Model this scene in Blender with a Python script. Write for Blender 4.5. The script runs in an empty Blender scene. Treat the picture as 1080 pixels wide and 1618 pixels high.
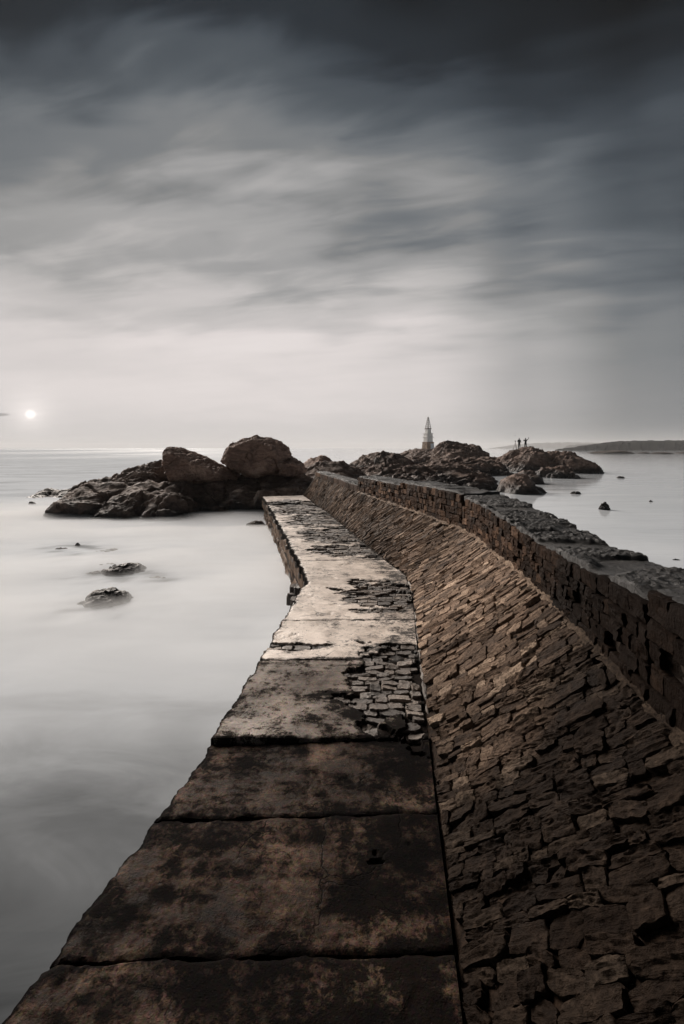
import bpy, bmesh, math, random
import numpy as np
from mathutils import Vector
R = math.radians
scene = bpy.context.scene
COL = scene.collection

# ------------------------------------------------------------------ camera
CAM_Z = 3.2
F = 719.1                       # focal length in photograph pixels (16 mm lens)
cam = bpy.data.cameras.new('camera')
cam.sensor_fit = 'VERTICAL'; cam.sensor_height = 36.0; cam.lens = 16.0
cam.shift_y = -101.0 / 1618.0
cam.clip_start = 0.05; cam.clip_end = 30000
cam_o = bpy.data.objects.new('camera', cam); COL.objects.link(cam_o)
cam_o.location = (0, 0, CAM_Z); cam_o.rotation_euler = (R(90), 0, 0)
scene.camera = cam_o

# ------------------------------------------------------------------ world
SUN_AZ, SUN_EL = R(-34.4), R(24.0)       # azimuth measured from +Y towards +X
SUN_DIR = Vector((math.sin(SUN_AZ) * math.cos(SUN_EL), math.cos(SUN_AZ) * math.cos(SUN_EL), math.sin(SUN_EL)))
DISC_DIR = Vector((math.sin(SUN_AZ) * math.cos(R(3.5)), math.cos(SUN_AZ) * math.cos(R(3.5)), math.sin(R(3.5))))   # the veiled disc seen through the haze
world = bpy.data.worlds.new('World'); scene.world = world
world.use_nodes = True


class NT:
    """small helper round a node tree"""
    def __init__(self, tree):
        self.t = tree; self.n = tree.nodes; self.l = tree.links

    def node(self, kind, **kw):
        nd = self.n.new(kind)
        for k, v in kw.items():
            setattr(nd, k, v)
        return nd

    def put(self, sock, v):
        if hasattr(v, 'is_output'):
            self.l.new(v, sock)
        elif v is not None:
            sock.default_value = v

    def math(self, op, a, b=None, c=None, clamp=False):
        nd = self.node('ShaderNodeMath', operation=op, use_clamp=clamp)
        self.put(nd.inputs[0], a)
        if b is not None: self.put(nd.inputs[1], b)
        if c is not None: self.put(nd.inputs[2], c)
        return nd.outputs[0]

    def vmath(self, op, a, b=None, scale=None):
        nd = self.node('ShaderNodeVectorMath', operation=op)
        self.put(nd.inputs[0], a)
        if b is not None: self.put(nd.inputs[1], b)
        if scale is not None: self.put(nd.inputs['Scale'], scale)
        return nd.outputs['Value'] if op in ('DOT_PRODUCT', 'LENGTH', 'DISTANCE') else nd.outputs[0]

    def comb(self, x, y, z):
        nd = self.node('ShaderNodeCombineXYZ')
        for i, v in enumerate((x, y, z)): self.put(nd.inputs[i], v)
        return nd.outputs[0]

    def sep(self, v):
        nd = self.node('ShaderNodeSeparateXYZ'); self.put(nd.inputs[0], v)
        return nd.outputs[0], nd.outputs[1], nd.outputs[2]

    def noise(self, vec, scale=1.0, detail=4.0, rough=0.55, dist=0.0, lac=2.0):
        nd = self.node('ShaderNodeTexNoise')
        if vec is not None: self.put(nd.inputs['Vector'], vec)
        nd.inputs['Scale'].default_value = scale; nd.inputs['Detail'].default_value = detail
        nd.inputs['Roughness'].default_value = rough; nd.inputs['Distortion'].default_value = dist
        nd.inputs['Lacunarity'].default_value = lac
        return nd.outputs['Fac']

    def ramp(self, fac, stops, interp='LINEAR'):
        nd = self.node('ShaderNodeValToRGB'); r = nd.color_ramp; r.interpolation = interp
        while len(r.elements) > 1: r.elements.remove(r.elements[-1])
        for i, (p, c) in enumerate(stops):
            e = r.elements[0] if i == 0 else r.elements.new(p)
            e.position = p
            e.color = (c, c, c, 1) if not hasattr(c, '__len__') else (*c[:3], 1)
        self.put(nd.inputs[0], fac)
        return nd.outputs[0]

    def mix(self, fac, a, b, blend='MIX'):
        nd = self.node('ShaderNodeMix', data_type='RGBA', blend_type=blend)
        self.put(nd.inputs['Factor'], fac)
        self.put(nd.inputs['A'], a if hasattr(a, 'is_output') else (*a[:3], 1))
        self.put(nd.inputs['B'], b if hasattr(b, 'is_output') else (*b[:3], 1))
        return nd.outputs['Result']

    def attr(self, name):
        nd = self.node('ShaderNodeAttribute', attribute_name=name)
        return nd.outputs['Fac']


def build_world():
    nt = NT(world.node_tree); nt.n.clear()
    tc = nt.node('ShaderNodeTexCoord')
    d = tc.outputs['Generated']
    x, y, z = nt.sep(d)
    zc = nt.math('MAXIMUM', z, 0.0)
    # flat cloud deck seen in perspective; streaks drawn out along the wind
    k = nt.math('DIVIDE', 1.0, nt.math('ADD', zc, 0.10))
    px = nt.math('MULTIPLY', x, k); py = nt.math('MULTIPLY', y, k)
    wa = R(-76)                      # the wind drew the streaks out towards the left
    al = nt.math('ADD', nt.math('MULTIPLY', px, math.sin(wa)), nt.math('MULTIPLY', py, math.cos(wa)))
    ac = nt.math('SUBTRACT', nt.math('MULTIPLY', px, math.cos(wa)), nt.math('MULTIPLY', py, math.sin(wa)))
    big = nt.noise(nt.comb(nt.math('MULTIPLY', al, 0.80), nt.math('MULTIPLY', ac, 1.15), 5.2), 1.0, 2.0, 0.5, 0.5)
    mid = nt.noise(nt.comb(nt.math('MULTIPLY', al, 1.2), nt.math('MULTIPLY', ac, 2.6), 9.1), 1.0, 3.0, 0.5, 0.6)
    fin = nt.noise(nt.comb(nt.math('MULTIPLY', al, 2.2), nt.math('MULTIPLY', ac, 6.5), 1.3), 1.0, 4.0, 0.55, 0.5)
    n = nt.math('ADD', nt.math('MULTIPLY', nt.math('SUBTRACT', big, 0.5), 0.72),
                nt.math('ADD', nt.math('MULTIPLY', nt.math('SUBTRACT', mid, 0.5), 0.34),
                        nt.math('MULTIPLY', nt.math('SUBTRACT', fin, 0.5), 0.28)))
    amp = nt.math('MINIMUM', nt.math('ADD', nt.math('MULTIPLY', zc, 1.3), 0.02), 0.50)
    zz = nt.math('SUBTRACT', zc, nt.math('MULTIPLY', n, amp))
    lum = nt.ramp(zz, [(0.0, .56), (0.03, .60), (0.10, .70), (0.20, .70), (0.30, .56), (0.40, .36),
                       (0.50, .195), (0.58, .085), (0.64, .028), (0.72, .010), (1.0, .015)], 'EASE')
    fluff = nt.math('ADD', 1.0, nt.math('MULTIPLY', n, nt.math('MULTIPLY', amp, 1.3)))
    lum = nt.math('MULTIPLY', lum, fluff)
    # brighter towards the sun's side of the horizon
    hl = nt.math('SQRT', nt.math('ADD', nt.math('MULTIPLY', x, x), nt.math('ADD', nt.math('MULTIPLY', y, y), 1e-4)))
    a0 = R(-14)
    ca = nt.math('DIVIDE', nt.math('ADD', nt.math('MULTIPLY', x, math.sin(a0)), nt.math('MULTIPLY', y, math.cos(a0))), hl)
    azf = nt.ramp(nt.math('MULTIPLY_ADD', ca, 0.5, 0.5), [(0.0, .26), (0.5, .26), (0.78, .27), (0.84, .34), (0.90, .58), (0.96, .92), (1.0, 1.0)], 'EASE')
    azf = nt.math('POWER', azf, nt.math('MULTIPLY_ADD', zc, 0.9, 0.95))      # the glow narrows higher up
    lum = nt.math('MULTIPLY', lum, azf)
    # thick cloud is slate blue, thin cloud near the sun a faint pink white
    tint = nt.ramp(lum, [(0.0, (.70, .93, 1.22)), (0.10, (.82, .96, 1.10)), (0.24, (.98, .995, 1.005)), (0.45, (1.02, .985, .97)), (0.7, (1.045, .972, .95))])
    col = nt.vmath('SCALE', tint, scale=lum)
    # the sun's disc, veiled, and its aureole
    sd = nt.vmath('DOT_PRODUCT', nt.vmath('NORMALIZE', d), tuple(DISC_DIR))
    disc = nt.ramp(nt.math('MULTIPLY', nt.math('SUBTRACT', sd, math.cos(R(0.56))), 1.0 / (math.cos(R(0.22)) - math.cos(R(0.56)))), [(0, 0), (1, 1)], 'EASE')
    ang = nt.math('ARCCOSINE', nt.math('MINIMUM', sd, 0.999999))
    aur = nt.math('POWER', 2.718, nt.math('MULTIPLY', ang, -1.0 / R(1.3)))
    aur2 = nt.math('POWER', 2.718, nt.math('MULTIPLY', ang, -1.0 / R(9.0)))
    glow = nt.math('ADD', nt.math('MULTIPLY', aur, 0.42), nt.math('MULTIPLY', aur2, 0.02))
    glow = nt.math('MULTIPLY', glow, nt.math('MULTIPLY_ADD', fin, 1.0, 0.5))
    col = nt.vmath('ADD', col, nt.vmath('SCALE', (1.0, .90, .85), scale=glow))
    col = nt.vmath('ADD', col, nt.vmath('SCALE', (1.0, .90, .82), scale=nt.math('MULTIPLY', disc, 0.30)))
    # a scrap of dark cloud beside the sun
    yy = nt.math('MAXIMUM', y, 0.05)
    ex = nt.math('DIVIDE', nt.math('ADD', nt.math('DIVIDE', x, yy), 0.752), 0.026)
    ez = nt.math('DIVIDE', nt.math('SUBTRACT', nt.math('DIVIDE', z, yy), 0.0735), 0.0042)
    er = nt.math('ADD', nt.math('MULTIPLY', ex, ex), nt.math('MULTIPLY', ez, ez))
    scrap = nt.math('MULTIPLY', nt.ramp(er, [(0.2, 1.0), (1.0, 0.0)], 'EASE'), 0.42)
    col = nt.vmath('SCALE', col, scale=nt.math('SUBTRACT', 1.0, scrap))
    # clear air behind the cloud, faint
    sky = nt.node('ShaderNodeTexSky', sky_type='NISHITA', sun_disc=False)
    sky.sun_elevation = SUN_EL; sky.sun_rotation = SUN_AZ
    sky.dust_density = 4.0; sky.air_density = 1.5
    bg1 = nt.node('ShaderNodeBackground'); nt.put(bg1.inputs[0], sky.outputs[0]); bg1.inputs[1].default_value = 0.00004
    bg2 = nt.node('ShaderNodeBackground'); nt.put(bg2.inputs[0], col); bg2.inputs[1].default_value = 0.25
    add = nt.node('ShaderNodeAddShader'); nt.l.new(bg1.outputs[0], add.inputs[0]); nt.l.new(bg2.outputs[0], add.inputs[1])
    out = nt.node('ShaderNodeOutputWorld'); nt.l.new(add.outputs[0], out.inputs['Surface'])
    world.cycles.sampling_method = 'MANUAL'; world.cycles.sample_map_resolution = 512


build_world()

# ------------------------------------------------------------------ sun
sl = bpy.data.lights.new('sun', 'SUN'); sl.energy = 1.5; sl.angle = R(34.0); sl.color = (1.0, .90, .81)
so = bpy.data.objects.new('sun', sl); COL.objects.link(so)
so.rotation_euler = SUN_DIR.to_track_quat('Z', 'Y').to_euler()
so.location = SUN_DIR * 200

vs = scene.view_settings
vs.view_transform = 'Standard'; vs.look = 'None'; vs.exposure = 2.0; vs.gamma = 1.0
vs.use_curve_mapping = False
scene.render.engine = 'CYCLES'
cy = scene.cycles
cy.use_denoising = True
cy.max_bounces = 5; cy.diffuse_bounces = 3; cy.glossy_bounces = 3; cy.transmission_bounces = 3
cy.volume_bounces = 2; cy.transparent_max_bounces = 8
cy.caustics_reflective = False; cy.caustics_refractive = False

# ------------------------------------------------------------------ noise
rng = np.random.default_rng(7)
PERM = rng.permutation(256).astype(np.int64)
PERM = np.concatenate([PERM, PERM, PERM])
GRAD = rng.normal(size=(256, 3)); GRAD /= np.linalg.norm(GRAD, axis=1)[:, None]


def perlin(p):
    p = np.asarray(p, float)
    i = np.floor(p).astype(np.int64); f = p - i; i &= 255
    u = f * f * f * (f * (f * 6 - 15) + 10)
    out = np.zeros(len(p))
    for dx in (0, 1):
        for dy in (0, 1):
            for dz in (0, 1):
                h = PERM[PERM[PERM[(i[:, 0] + dx) & 255] + ((i[:, 1] + dy) & 255)] + ((i[:, 2] + dz) & 255)]
                g = GRAD[h]
                dot = g[:, 0] * (f[:, 0] - dx) + g[:, 1] * (f[:, 1] - dy) + g[:, 2] * (f[:, 2] - dz)
                w = (u[:, 0] if dx else 1 - u[:, 0]) * (u[:, 1] if dy else 1 - u[:, 1]) * (u[:, 2] if dz else 1 - u[:, 2])
                out += w * dot
    return out * 1.6


def fbm(p, octv=4, gain=0.5, lac=2.03):
    p = np.asarray(p, float); s = 0; a = 1.0
    for k in range(octv):
        s = s + a * perlin(p + 17.3 * k); p = p * lac; a *= gain
    return s


def ridged(p, octv=4, gain=0.5, lac=2.07):
    p = np.asarray(p, float); s = 0; a = 1.0
    for k in range(octv):
        s = s + a * (1 - 2 * np.abs(perlin(p + 9.1 * k))); p = p * lac; a *= gain
    return s


def sstep(a, b, x):
    t = np.clip((x - a) / (b - a), 0, 1)
    return t * t * (3 - 2 * t)


# ------------------------------------------------------------------ object helpers
def tag(o, label=None, cat=None, group=None, kind=None):
    if label: o['label'] = label
    if cat: o['category'] = cat
    if group: o['group'] = group
    if kind: o['kind'] = kind
    return o


def empty(name, loc):
    o = bpy.data.objects.new(name, None); COL.objects.link(o)
    o.location = loc; o.empty_display_size = 0.3
    return o


def make_mesh(name, verts, faces, mat, attrs=None, smooth=True, sharp=None):
    me = bpy.data.meshes.new(name)
    verts = np.asarray(verts, float)
    if isinstance(faces, np.ndarray):
        nf, k = faces.shape
        me.vertices.add(len(verts)); me.vertices.foreach_set('co', verts.ravel())
        me.loops.add(nf * k); me.loops.foreach_set('vertex_index', faces.ravel().astype(np.int32))
        me.polygons.add(nf)
        me.polygons.foreach_set('loop_start', np.arange(0, nf * k, k, dtype=np.int32))
        me.update(calc_edges=True)
    else:
        me.from_pydata(verts.tolist(), [], faces); me.update()
    me.polygons.foreach_set('use_smooth', np.full(len(me.polygons), bool(smooth)))
    if attrs:
        for k, v in attrs.items():
            a = me.attributes.new(k, 'FLOAT', 'POINT')
            a.data.foreach_set('value', np.broadcast_to(np.asarray(v, np.float32), (len(verts),)).copy())
    if sharp is not None and smooth:
        me.set_sharp_from_angle(angle=R(sharp))
    if mat: me.materials.append(mat)
    return me


def add(name, verts, faces, mat, parent=None, attrs=None, smooth=True, sharp=None, origin=None):
    """one mesh object from world coordinates; its origin sits at its own foot"""
    verts = np.asarray(verts, float)
    if origin is None:
        origin = np.array([verts[:, 0].mean(), verts[:, 1].mean(), verts[:, 2].min()])
    origin = np.asarray(origin, float)
    me = make_mesh(name, verts - origin, faces, mat, attrs, smooth, sharp)
    o = bpy.data.objects.new(name, me); COL.objects.link(o)
    o.location = origin
    if parent is not None:
        o.parent = parent; o.location = Vector(origin) - parent.location
    return o


def gridfaces(nu, nv):
    i = np.arange(nu - 1)[:, None] * nv + np.arange(nv - 1)[None, :]
    i = i.ravel()
    return np.stack([i, i + nv, i + nv + 1, i + 1], 1)


def at(u, v, Y):
    """the point at depth Y seen at photograph pixel (u, v)"""
    return np.array([(u - 540) / F * Y, Y, CAM_Z - (v - 708) / F * Y])


# ------------------------------------------------------------------ materials
def material(name):
    m = bpy.data.materials.new(name); m.use_nodes = True
    nt = NT(m.node_tree); nt.n.clear()
    b = nt.node('ShaderNodeBsdfPrincipled'); o = nt.node('ShaderNodeOutputMaterial')
    nt.l.new(b.outputs[0], o.inputs['Surface'])
    geo = nt.node('ShaderNodeNewGeometry')
    return m, nt, b, geo.outputs['Position'], o


def bump(nt, b, h, strength, dist, normal=None):
    nd = nt.node('ShaderNodeBump'); nd.inputs['Strength'].default_value = strength
    nd.inputs['Distance'].default_value = dist
    nt.put(nd.inputs['Height'], h)
    if normal is not None: nt.l.new(normal, nd.inputs['Normal'])
    return nd.outputs[0]


def mat_stone(name, dark, mid, pale, rough=0.62, pdir=None, fine=48.0, spec=0.03):
    """schist blocks: layered grain along pdir, per-stone tone, pale lichen flecks"""
    m, nt, b, pos, o = material(name)
    tone = nt.attr('tone')
    if pdir is not None:
        p, q, n = pdir
        vec = nt.comb(nt.math('MULTIPLY', nt.vmath('DOT_PRODUCT', pos, tuple(p)), 5.0),
                      nt.math('MULTIPLY', nt.vmath('DOT_PRODUCT', pos, tuple(q)), 34.0),
                      nt.math('MULTIPLY', nt.vmath('DOT_PRODUCT', pos, tuple(n)), 34.0))
    else:
        vec = nt.vmath('SCALE', pos, scale=12.0)
    vec = nt.vmath('ADD', vec, nt.comb(nt.math('MULTIPLY', tone, 37.0), 0.0, nt.math('MULTIPLY', tone, 91.0)))
    grain = nt.noise(vec, 1.0, 4.0, 0.6, 0.8)
    soft = nt.noise(pos, 4.0, 4.0, 0.6)
    speck = nt.noise(pos, fine, 5.0, 0.7)
    f = nt.math('ADD', nt.math('MULTIPLY', tone, 0.55), nt.math('ADD', nt.math('MULTIPLY', soft, 0.35), nt.math('MULTIPLY', grain, 0.35)))
    col = nt.ramp(f, [(0.25, dark), (0.62, mid), (0.95, pale)])
    col = nt.mix(nt.ramp(speck, [(0.35, .75), (0.55, 0.0)]), col, [c * 0.45 for c in dark])
    shade_blotch = nt.math('MINIMUM', nt.math('MULTIPLY', nt.attr('shade_blotch'), nt.ramp(nt.noise(pos, 16.0, 6.0, 0.7, 0.4), [(0.36, 1.0), (0.70, 0.88)])), 0.95)
    col = nt.mix(shade_blotch, col, (.0042, .0023, .0014))  # near-black mix: painted shade on the near stretch, plus dark blotches
    lich = nt.math('MULTIPLY', nt.ramp(nt.noise(pos, 9.0, 5.0, 0.7, 0.6), [(0.64, 0.0), (0.72, 1.0)]), nt.math('MULTIPLY', nt.math('SUBTRACT', 1.0, shade_blotch), 0.16))
    col = nt.mix(lich, col, (.20, .19, .165))
    nt.put(b.inputs['Base Color'], col)
    nt.put(b.inputs['Roughness'], nt.ramp(soft, [(0.3, rough - .12), (0.7, rough + .14)]))
    b.inputs['Specular IOR Level'].default_value = spec
    n1 = bump(nt, b, grain, 0.85, 0.014)
    n2 = bump(nt, b, speck, 0.9, 0.012, n1)
    nt.l.new(n2, b.inputs['Normal'])
    return m


def mat_rock(name, dark, mid, pale, scale=1.0, wet=0.5, bumpd=0.10):
    m, nt, b, pos, o = material(name)
    p = nt.vmath('SCALE', pos, scale=scale)
    big = nt.noise(p, 0.8, 5.0, 0.6, 0.6)
    strat = nt.noise(nt.vmath('MULTIPLY', p, (1.2, 1.2, 5.0)), 1.3, 5.0, 0.65, 1.2)
    fine = nt.noise(p, 7.0, 6.0, 0.72, 0.4)
    f = nt.math('ADD', nt.math('MULTIPLY', big, 0.5), nt.math('ADD', nt.math('MULTIPLY', strat, 0.3), nt.math('MULTIPLY', fine, 0.25)))
    col = nt.ramp(f, [(0.38, dark), (0.54, mid), (0.70, pale)])
    _, _, z = nt.sep(pos)
    # wet, weed-dark band above the water line
    w = nt.math('ADD', z, nt.math('MULTIPLY', nt.math('SUBTRACT', big, 0.5), 1.4))
    wetf = nt.ramp(nt.math('MULTIPLY', w, 0.5), [(0.0, 1.0), (wet * 0.5, 0.85), (wet * 0.5 + 0.32, 0.0)])
    col = nt.mix(wetf, col, (.012, .012, .013))
    nt.put(b.inputs['Base Color'], col)
    nt.put(b.inputs['Roughness'], nt.math('SUBTRACT', 0.78, nt.math('MULTIPLY', wetf, 0.30)))
    b.inputs['Specular IOR Level'].default_value = 0.35
    n1 = bump(nt, b, strat, 0.8, bumpd / scale)
    n2 = bump(nt, b, fine, 0.9, bumpd * 0.5 / scale, n1)
    nt.l.new(n2, b.inputs['Normal'])
    return m


def mat_concrete(name):
    """cast slabs: 'pale' (how bleached the slab is) and 'stain' (black algae) come from the mesh"""
    m, nt, b, pos, o = material(name)
    pale = nt.attr('pale'); stain = nt.attr('stain'); ero = nt.attr('ero')
    a = nt.noise(pos, 2.2, 6.0, 0.62, 0.4)
    c = nt.noise(nt.vmath('MULTIPLY', pos, (1.0, 2.6, 1.0)), 9.0, 6.0, 0.7, 0.3)
    g = nt.noise(pos, 75.0, 5.0, 0.75)
    f = nt.math('ADD', nt.math('MULTIPLY', a, 0.5), nt.math('ADD', nt.math('MULTIPLY', c, 0.35), nt.math('MULTIPLY', g, 0.15)))
    brown = nt.ramp(f, [(0.40, (.008, .0052, .0038)), (0.50, (.046, .0290, .0205)), (0.60, (.165, .110, .079))])
    white = nt.ramp(f, [(0.35, (.11, .085, .068)), (0.45, (.56, .47, .40)), (0.55, (.88, .77, .68))])
    col = nt.mix(pale, brown, white)
    sn = nt.math('ADD', stain, nt.math('ADD', nt.math('MULTIPLY', nt.math('SUBTRACT', c, 0.5), 1.5), nt.math('MULTIPLY', nt.math('SUBTRACT', g, 0.5), 0.9)))
    fine = nt.noise(pos, 24.0, 8.0, 0.78, 0.6)
    sn = nt.math('ADD', sn, nt.math('MULTIPLY', nt.math('SUBTRACT', fine, 0.5), 2.2))
    sf = nt.ramp(sn, [(0.12, 0.0), (0.74, 1.0)], 'EASE')
    col = nt.mix(nt.math('MULTIPLY', sf, 0.95), col, (.0036, .0033, .0034))
    # grit of the aggregate, and hair cracks
    vo = nt.node('ShaderNodeTexVoronoi', feature='F1'); nt.put(vo.inputs['Vector'], pos); vo.inputs['Scale'].default_value = 85.0
    grit = nt.ramp(vo.outputs['Distance'], [(0.10, 1.0), (0.42, 0.0)])
    gcol = nt.mix(nt.math('MULTIPLY', nt.math('SUBTRACT', 1.0, pale), 0.22), col, vo.outputs['Color'], 'OVERLAY')
    col = nt.mix(0.8, col, gcol)
    warp = nt.node('ShaderNodeTexNoise'); nt.put(warp.inputs['Vector'], pos); warp.inputs['Scale'].default_value = 2.6; warp.inputs['Detail'].default_value = 6.0
    cp = nt.vmath('ADD', pos, nt.vmath('SCALE', warp.outputs['Color'], scale=0.55))
    vc = nt.node('ShaderNodeTexVoronoi', feature='DISTANCE_TO_EDGE'); nt.put(vc.inputs['Vector'], nt.vmath('MULTIPLY', cp, (1.0, 1.5, 0.0))); vc.inputs['Scale'].default_value = 1.7
    gate = nt.ramp(nt.noise(pos, 1.4, 3.0, 0.6), [(0.50, 0.0), (0.58, 1.0)])
    crack = nt.math('MULTIPLY', nt.ramp(vc.outputs['Distance'], [(0.003, 1.0), (0.011, 0.0)]), gate)
    col = nt.mix(nt.math('MULTIPLY', crack, 0.9), col, (.006, .005, .0045))
    col = nt.mix(nt.math('MULTIPLY', ero, 0.62), col, (.022, .017, .015))
    pit = nt.ramp(nt.noise(pos, 30.0, 4.0, 0.65, 0.5), [(0.26, 1.0), (0.36, 0.0)])
    col = nt.mix(nt.math('MULTIPLY', pit, 0.75), col, (.015, .012, .011))
    nt.put(b.inputs['Base Color'], col)
    # worn pale skim is smooth and damp, the stained part matt
    r0 = nt.math('SUBTRACT', 0.66, nt.math('MULTIPLY', pale, 0.24))
    nt.put(b.inputs['Roughness'], nt.math('ADD', nt.math('ADD', r0, nt.math('MULTIPLY', sf, 0.22)), nt.math('MULTIPLY', nt.math('SUBTRACT', c, 0.5), 0.3)))
    nt.put(b.inputs['Specular IOR Level'], nt.math('MAXIMUM', nt.math('SUBTRACT', nt.math('ADD', 0.05, nt.math('MULTIPLY', pale, .45)), nt.math('MULTIPLY', sf, 0.30)), 0.02))
    n1 = bump(nt, b, c, 0.35, 0.007)
    n2 = bump(nt, b, g, 0.9, 0.006, n1)
    n3 = bump(nt, b, nt.math('SUBTRACT', nt.math('MULTIPLY', grit, 0.35), nt.math('ADD', pit, crack)), 0.6, 0.006, n2)
    nt.l.new(n3, b.inputs['Normal'])
    return m


def mat_plain(name, c0, c1, scale=6.0, rough=0.7, bd=0.01, metal=0.0):
    m, nt, b, pos, o = material(name)
    n = nt.noise(pos, scale, 5.0, 0.65, 0.3)
    nt.put(b.inputs['Base Color'], nt.ramp(n, [(0.35, c0), (0.65, c1)]))
    b.inputs['Roughness'].default_value = rough; b.inputs['Metallic'].default_value = metal
    b.inputs['Specular IOR Level'].default_value = 0.05
    nt.l.new(bump(nt, b, n, 0.6, bd), b.inputs['Normal'])
    return m


def mat_sea():
    m, nt, b, pos, o = material('long_exposure_sea')
    x, y, z = nt.sep(pos)
    st = nt.comb(nt.math('MULTIPLY', x, 0.10), nt.math('MULTIPLY', y, 0.42), 0.0)
    n = nt.noise(st, 1.0, 4.0, 0.55, 0.6)
    milk = nt.attr('milk')
    wisp = nt.noise(nt.comb(nt.math('MULTIPLY', x, 0.42), nt.math('MULTIPLY', y, 1.1), 7.0), 1.0, 5.0, 0.6, 1.2)
    f = nt.math('ADD', milk, nt.math('ADD', nt.math('MULTIPLY', nt.math('SUBTRACT', n, 0.5), 0.45), nt.math('MULTIPLY', nt.math('SUBTRACT', wisp, 0.5), 0.32)))
    nt.put(b.inputs['Base Color'], nt.ramp(f, [(0.0, (.03, .034, .037)), (0.25, (.17, .185, .20)), (0.6, (.64, .685, .735)), (1.0, (.86, .905, .955))]))
    calm = nt.attr('calm')
    nt.put(b.inputs['Roughness'], nt.math('ADD', nt.math('MULTIPLY', nt.math('SUBTRACT', 1.0, calm), 0.55), nt.math('MULTIPLY', n, 0.10)))
    nt.put(b.inputs['Specular IOR Level'], nt.math('MULTIPLY', nt.math('MULTIPLY', calm, calm), 0.5))
    b.inputs['IOR'].default_value = 1.45
    rip = nt.noise(nt.comb(nt.math('MULTIPLY', x, 0.5), nt.math('MULTIPLY', y, 2.2), 2.0), 1.0, 3.0, 0.6, 0.5)
    n1 = bump(nt, b, n, 0.25, 0.10)
    n2 = bump(nt, b, rip, 0.16, 0.03, n1)
    nt.l.new(n2, b.inputs['Normal'])
    return m


# slope frame for the grain of the revetment stones
_t = np.array([0.72, 0.0, 0.69]); _s = np.array([0.10, 0.99, 0.0])
_A = R(24)
_p = _t * math.cos(_A) - _s * math.sin(_A); _q = _t * math.sin(_A) + _s * math.cos(_A); _n = np.array([-0.69, 0, 0.72])
M_STONE = mat_stone('revetment_schist', (.046, .030, .021), (.25, .172, .124), (.60, .45, .335), 0.62, (_p, _q, _n))
M_BLOCK = mat_stone('parapet_block', (.011, .0062, .0040), (.062, .036, .0235), (.22, .135, .090), 0.68,
                    (np.array([0, 0, 1.0]), np.array([0.1, .99, 0]), np.array([1.0, 0, 0])))
M_FLAG = mat_stone('flagstone', (.030, .024, .020), (.115, .090, .074), (.34, .28, .235), 0.55, None, 60.0, 0.45)
M_BED = mat_plain('bedding', (.010, .008, .007), (.032, .024, .019), 14.0, 0.85, 0.02)
M_RUBBLE = mat_plain('joint_rubble', (.006, .004, .003), (.030, .019, .013), 30.0, 0.85, 0.02)
M_MORTAR = mat_plain('mortar', (.022, .014, .010), (.095, .062, .045), 12.0, 0.75, 0.02)
M_COPE = mat_stone('coping', (.012, .0115, .0115), (.032, .031, .0305), (.12, .112, .106), 0.5, None, 40.0, 0.30)
M_CONC = mat_concrete('weathered_concrete')
M_FACE = mat_plain('quay_face', (.035, .024, .018), (.21, .145, .105), 3.0, 0.7, 0.03)
M_ROCK = mat_rock('shore_rock', (.034, .022, .017), (.135, .091, .070), (.38, .285, .225), 1.0, 0.20)
M_BOULDER = mat_rock('boulder_rock', (.085, .052, .040), (.27, .175, .135), (.52, .38, .30), 1.0, 0.05)
M_ROCKFAR = mat_rock('outcrop_rock', (.030, .020, .016), (.13, .086, .067), (.34, .245, .195), 0.55, 0.45, 0.12)
M_WETROCK = mat_rock('wet_rock', (.016, .014, .013), (.055, .044, .038), (.22, .17, .14), 3.0, 0.05, 0.12)
M_LAND = mat_plain('headland_scrub', (.008, .009, .008), (.022, .021, .018), 0.03, 0.9, 1.0)
M_SEA = mat_sea()

# ------------------------------------------------------------------ the breakwater's plan
_L = np.array([(-3, -1.93, -3), (1.8, -1.35, 1.79), (3.46, -1.01, 3.46), (4.9, -.875, 4.84), (6.3, -.74, 6.28), (7.83, -.60, 7.7),
               (15.7, -2.37, 15.5), (20.8, -3.55, 20.3), (24, -4.3, 23.5)])
_F = np.array([(-3, .0, -3), (1.74, .50, 1.74), (2.92, .63, 2.92), (3.75, .73, 3.75), (4.91, .85, 4.91), (6.54, 1.05, 6.54), (7.3, 1.115, 7.3),
               (7.83, 1.11, 7.83), (8.3, 1.02, 8.3), (8.94, .87, 8.94), (11.1, .42, 11.1), (15.5, -.45, 15.5), (20.8, -1.72, 20.8), (24, -2.45, 24)])
_T = np.array([(-3, .80, -3), (1.9, 1.44, 1.92), (2.9, 1.585, 2.9), (4.1, 1.71, 3.94), (5.5, 1.80, 5.0), (7.0, 1.86, 6.2), (7.83, 1.84, 6.95),
               (9.6, 1.50, 8.64), (14, .38, 13.2), (20.8, -1.10, 20.2), (24, -1.8, 23.4)])
Z_WALK, Z_TOP = 1.0, 1.95


def poly(K, s):
    s = np.asarray(s, float)
    return np.interp(s, K[:, 0], K[:, 1]), np.interp(s, K[:, 0], K[:, 2])


def slope_pt(s, t, h):
    """t 0..1 from the foot of the paved slope to its top, h metres proud of it"""
    fx, fy = poly(_F, s); tx, ty = poly(_T, s)
    P = np.stack([fx + (tx - fx) * t, fy + (ty - fy) * t, Z_WALK + (Z_TOP - Z_WALK) * t], -1)
    up = np.stack([tx - fx, ty - fy, np.full_like(fx, Z_TOP - Z_WALK)], -1)
    e = 0.3
    fx2, fy2 = poly(_F, s + e); fx1, fy1 = poly(_F, s - e)
    al = np.stack([fx2 - fx1, fy2 - fy1, np.zeros_like(fx1)], -1)
    n = np.cross(al, up); n = -n
    n /= np.linalg.norm(n, axis=-1)[..., None]
    n *= np.sign(n[..., 2])[..., None]
    return P + n * np.asarray(h)[..., None]


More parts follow.
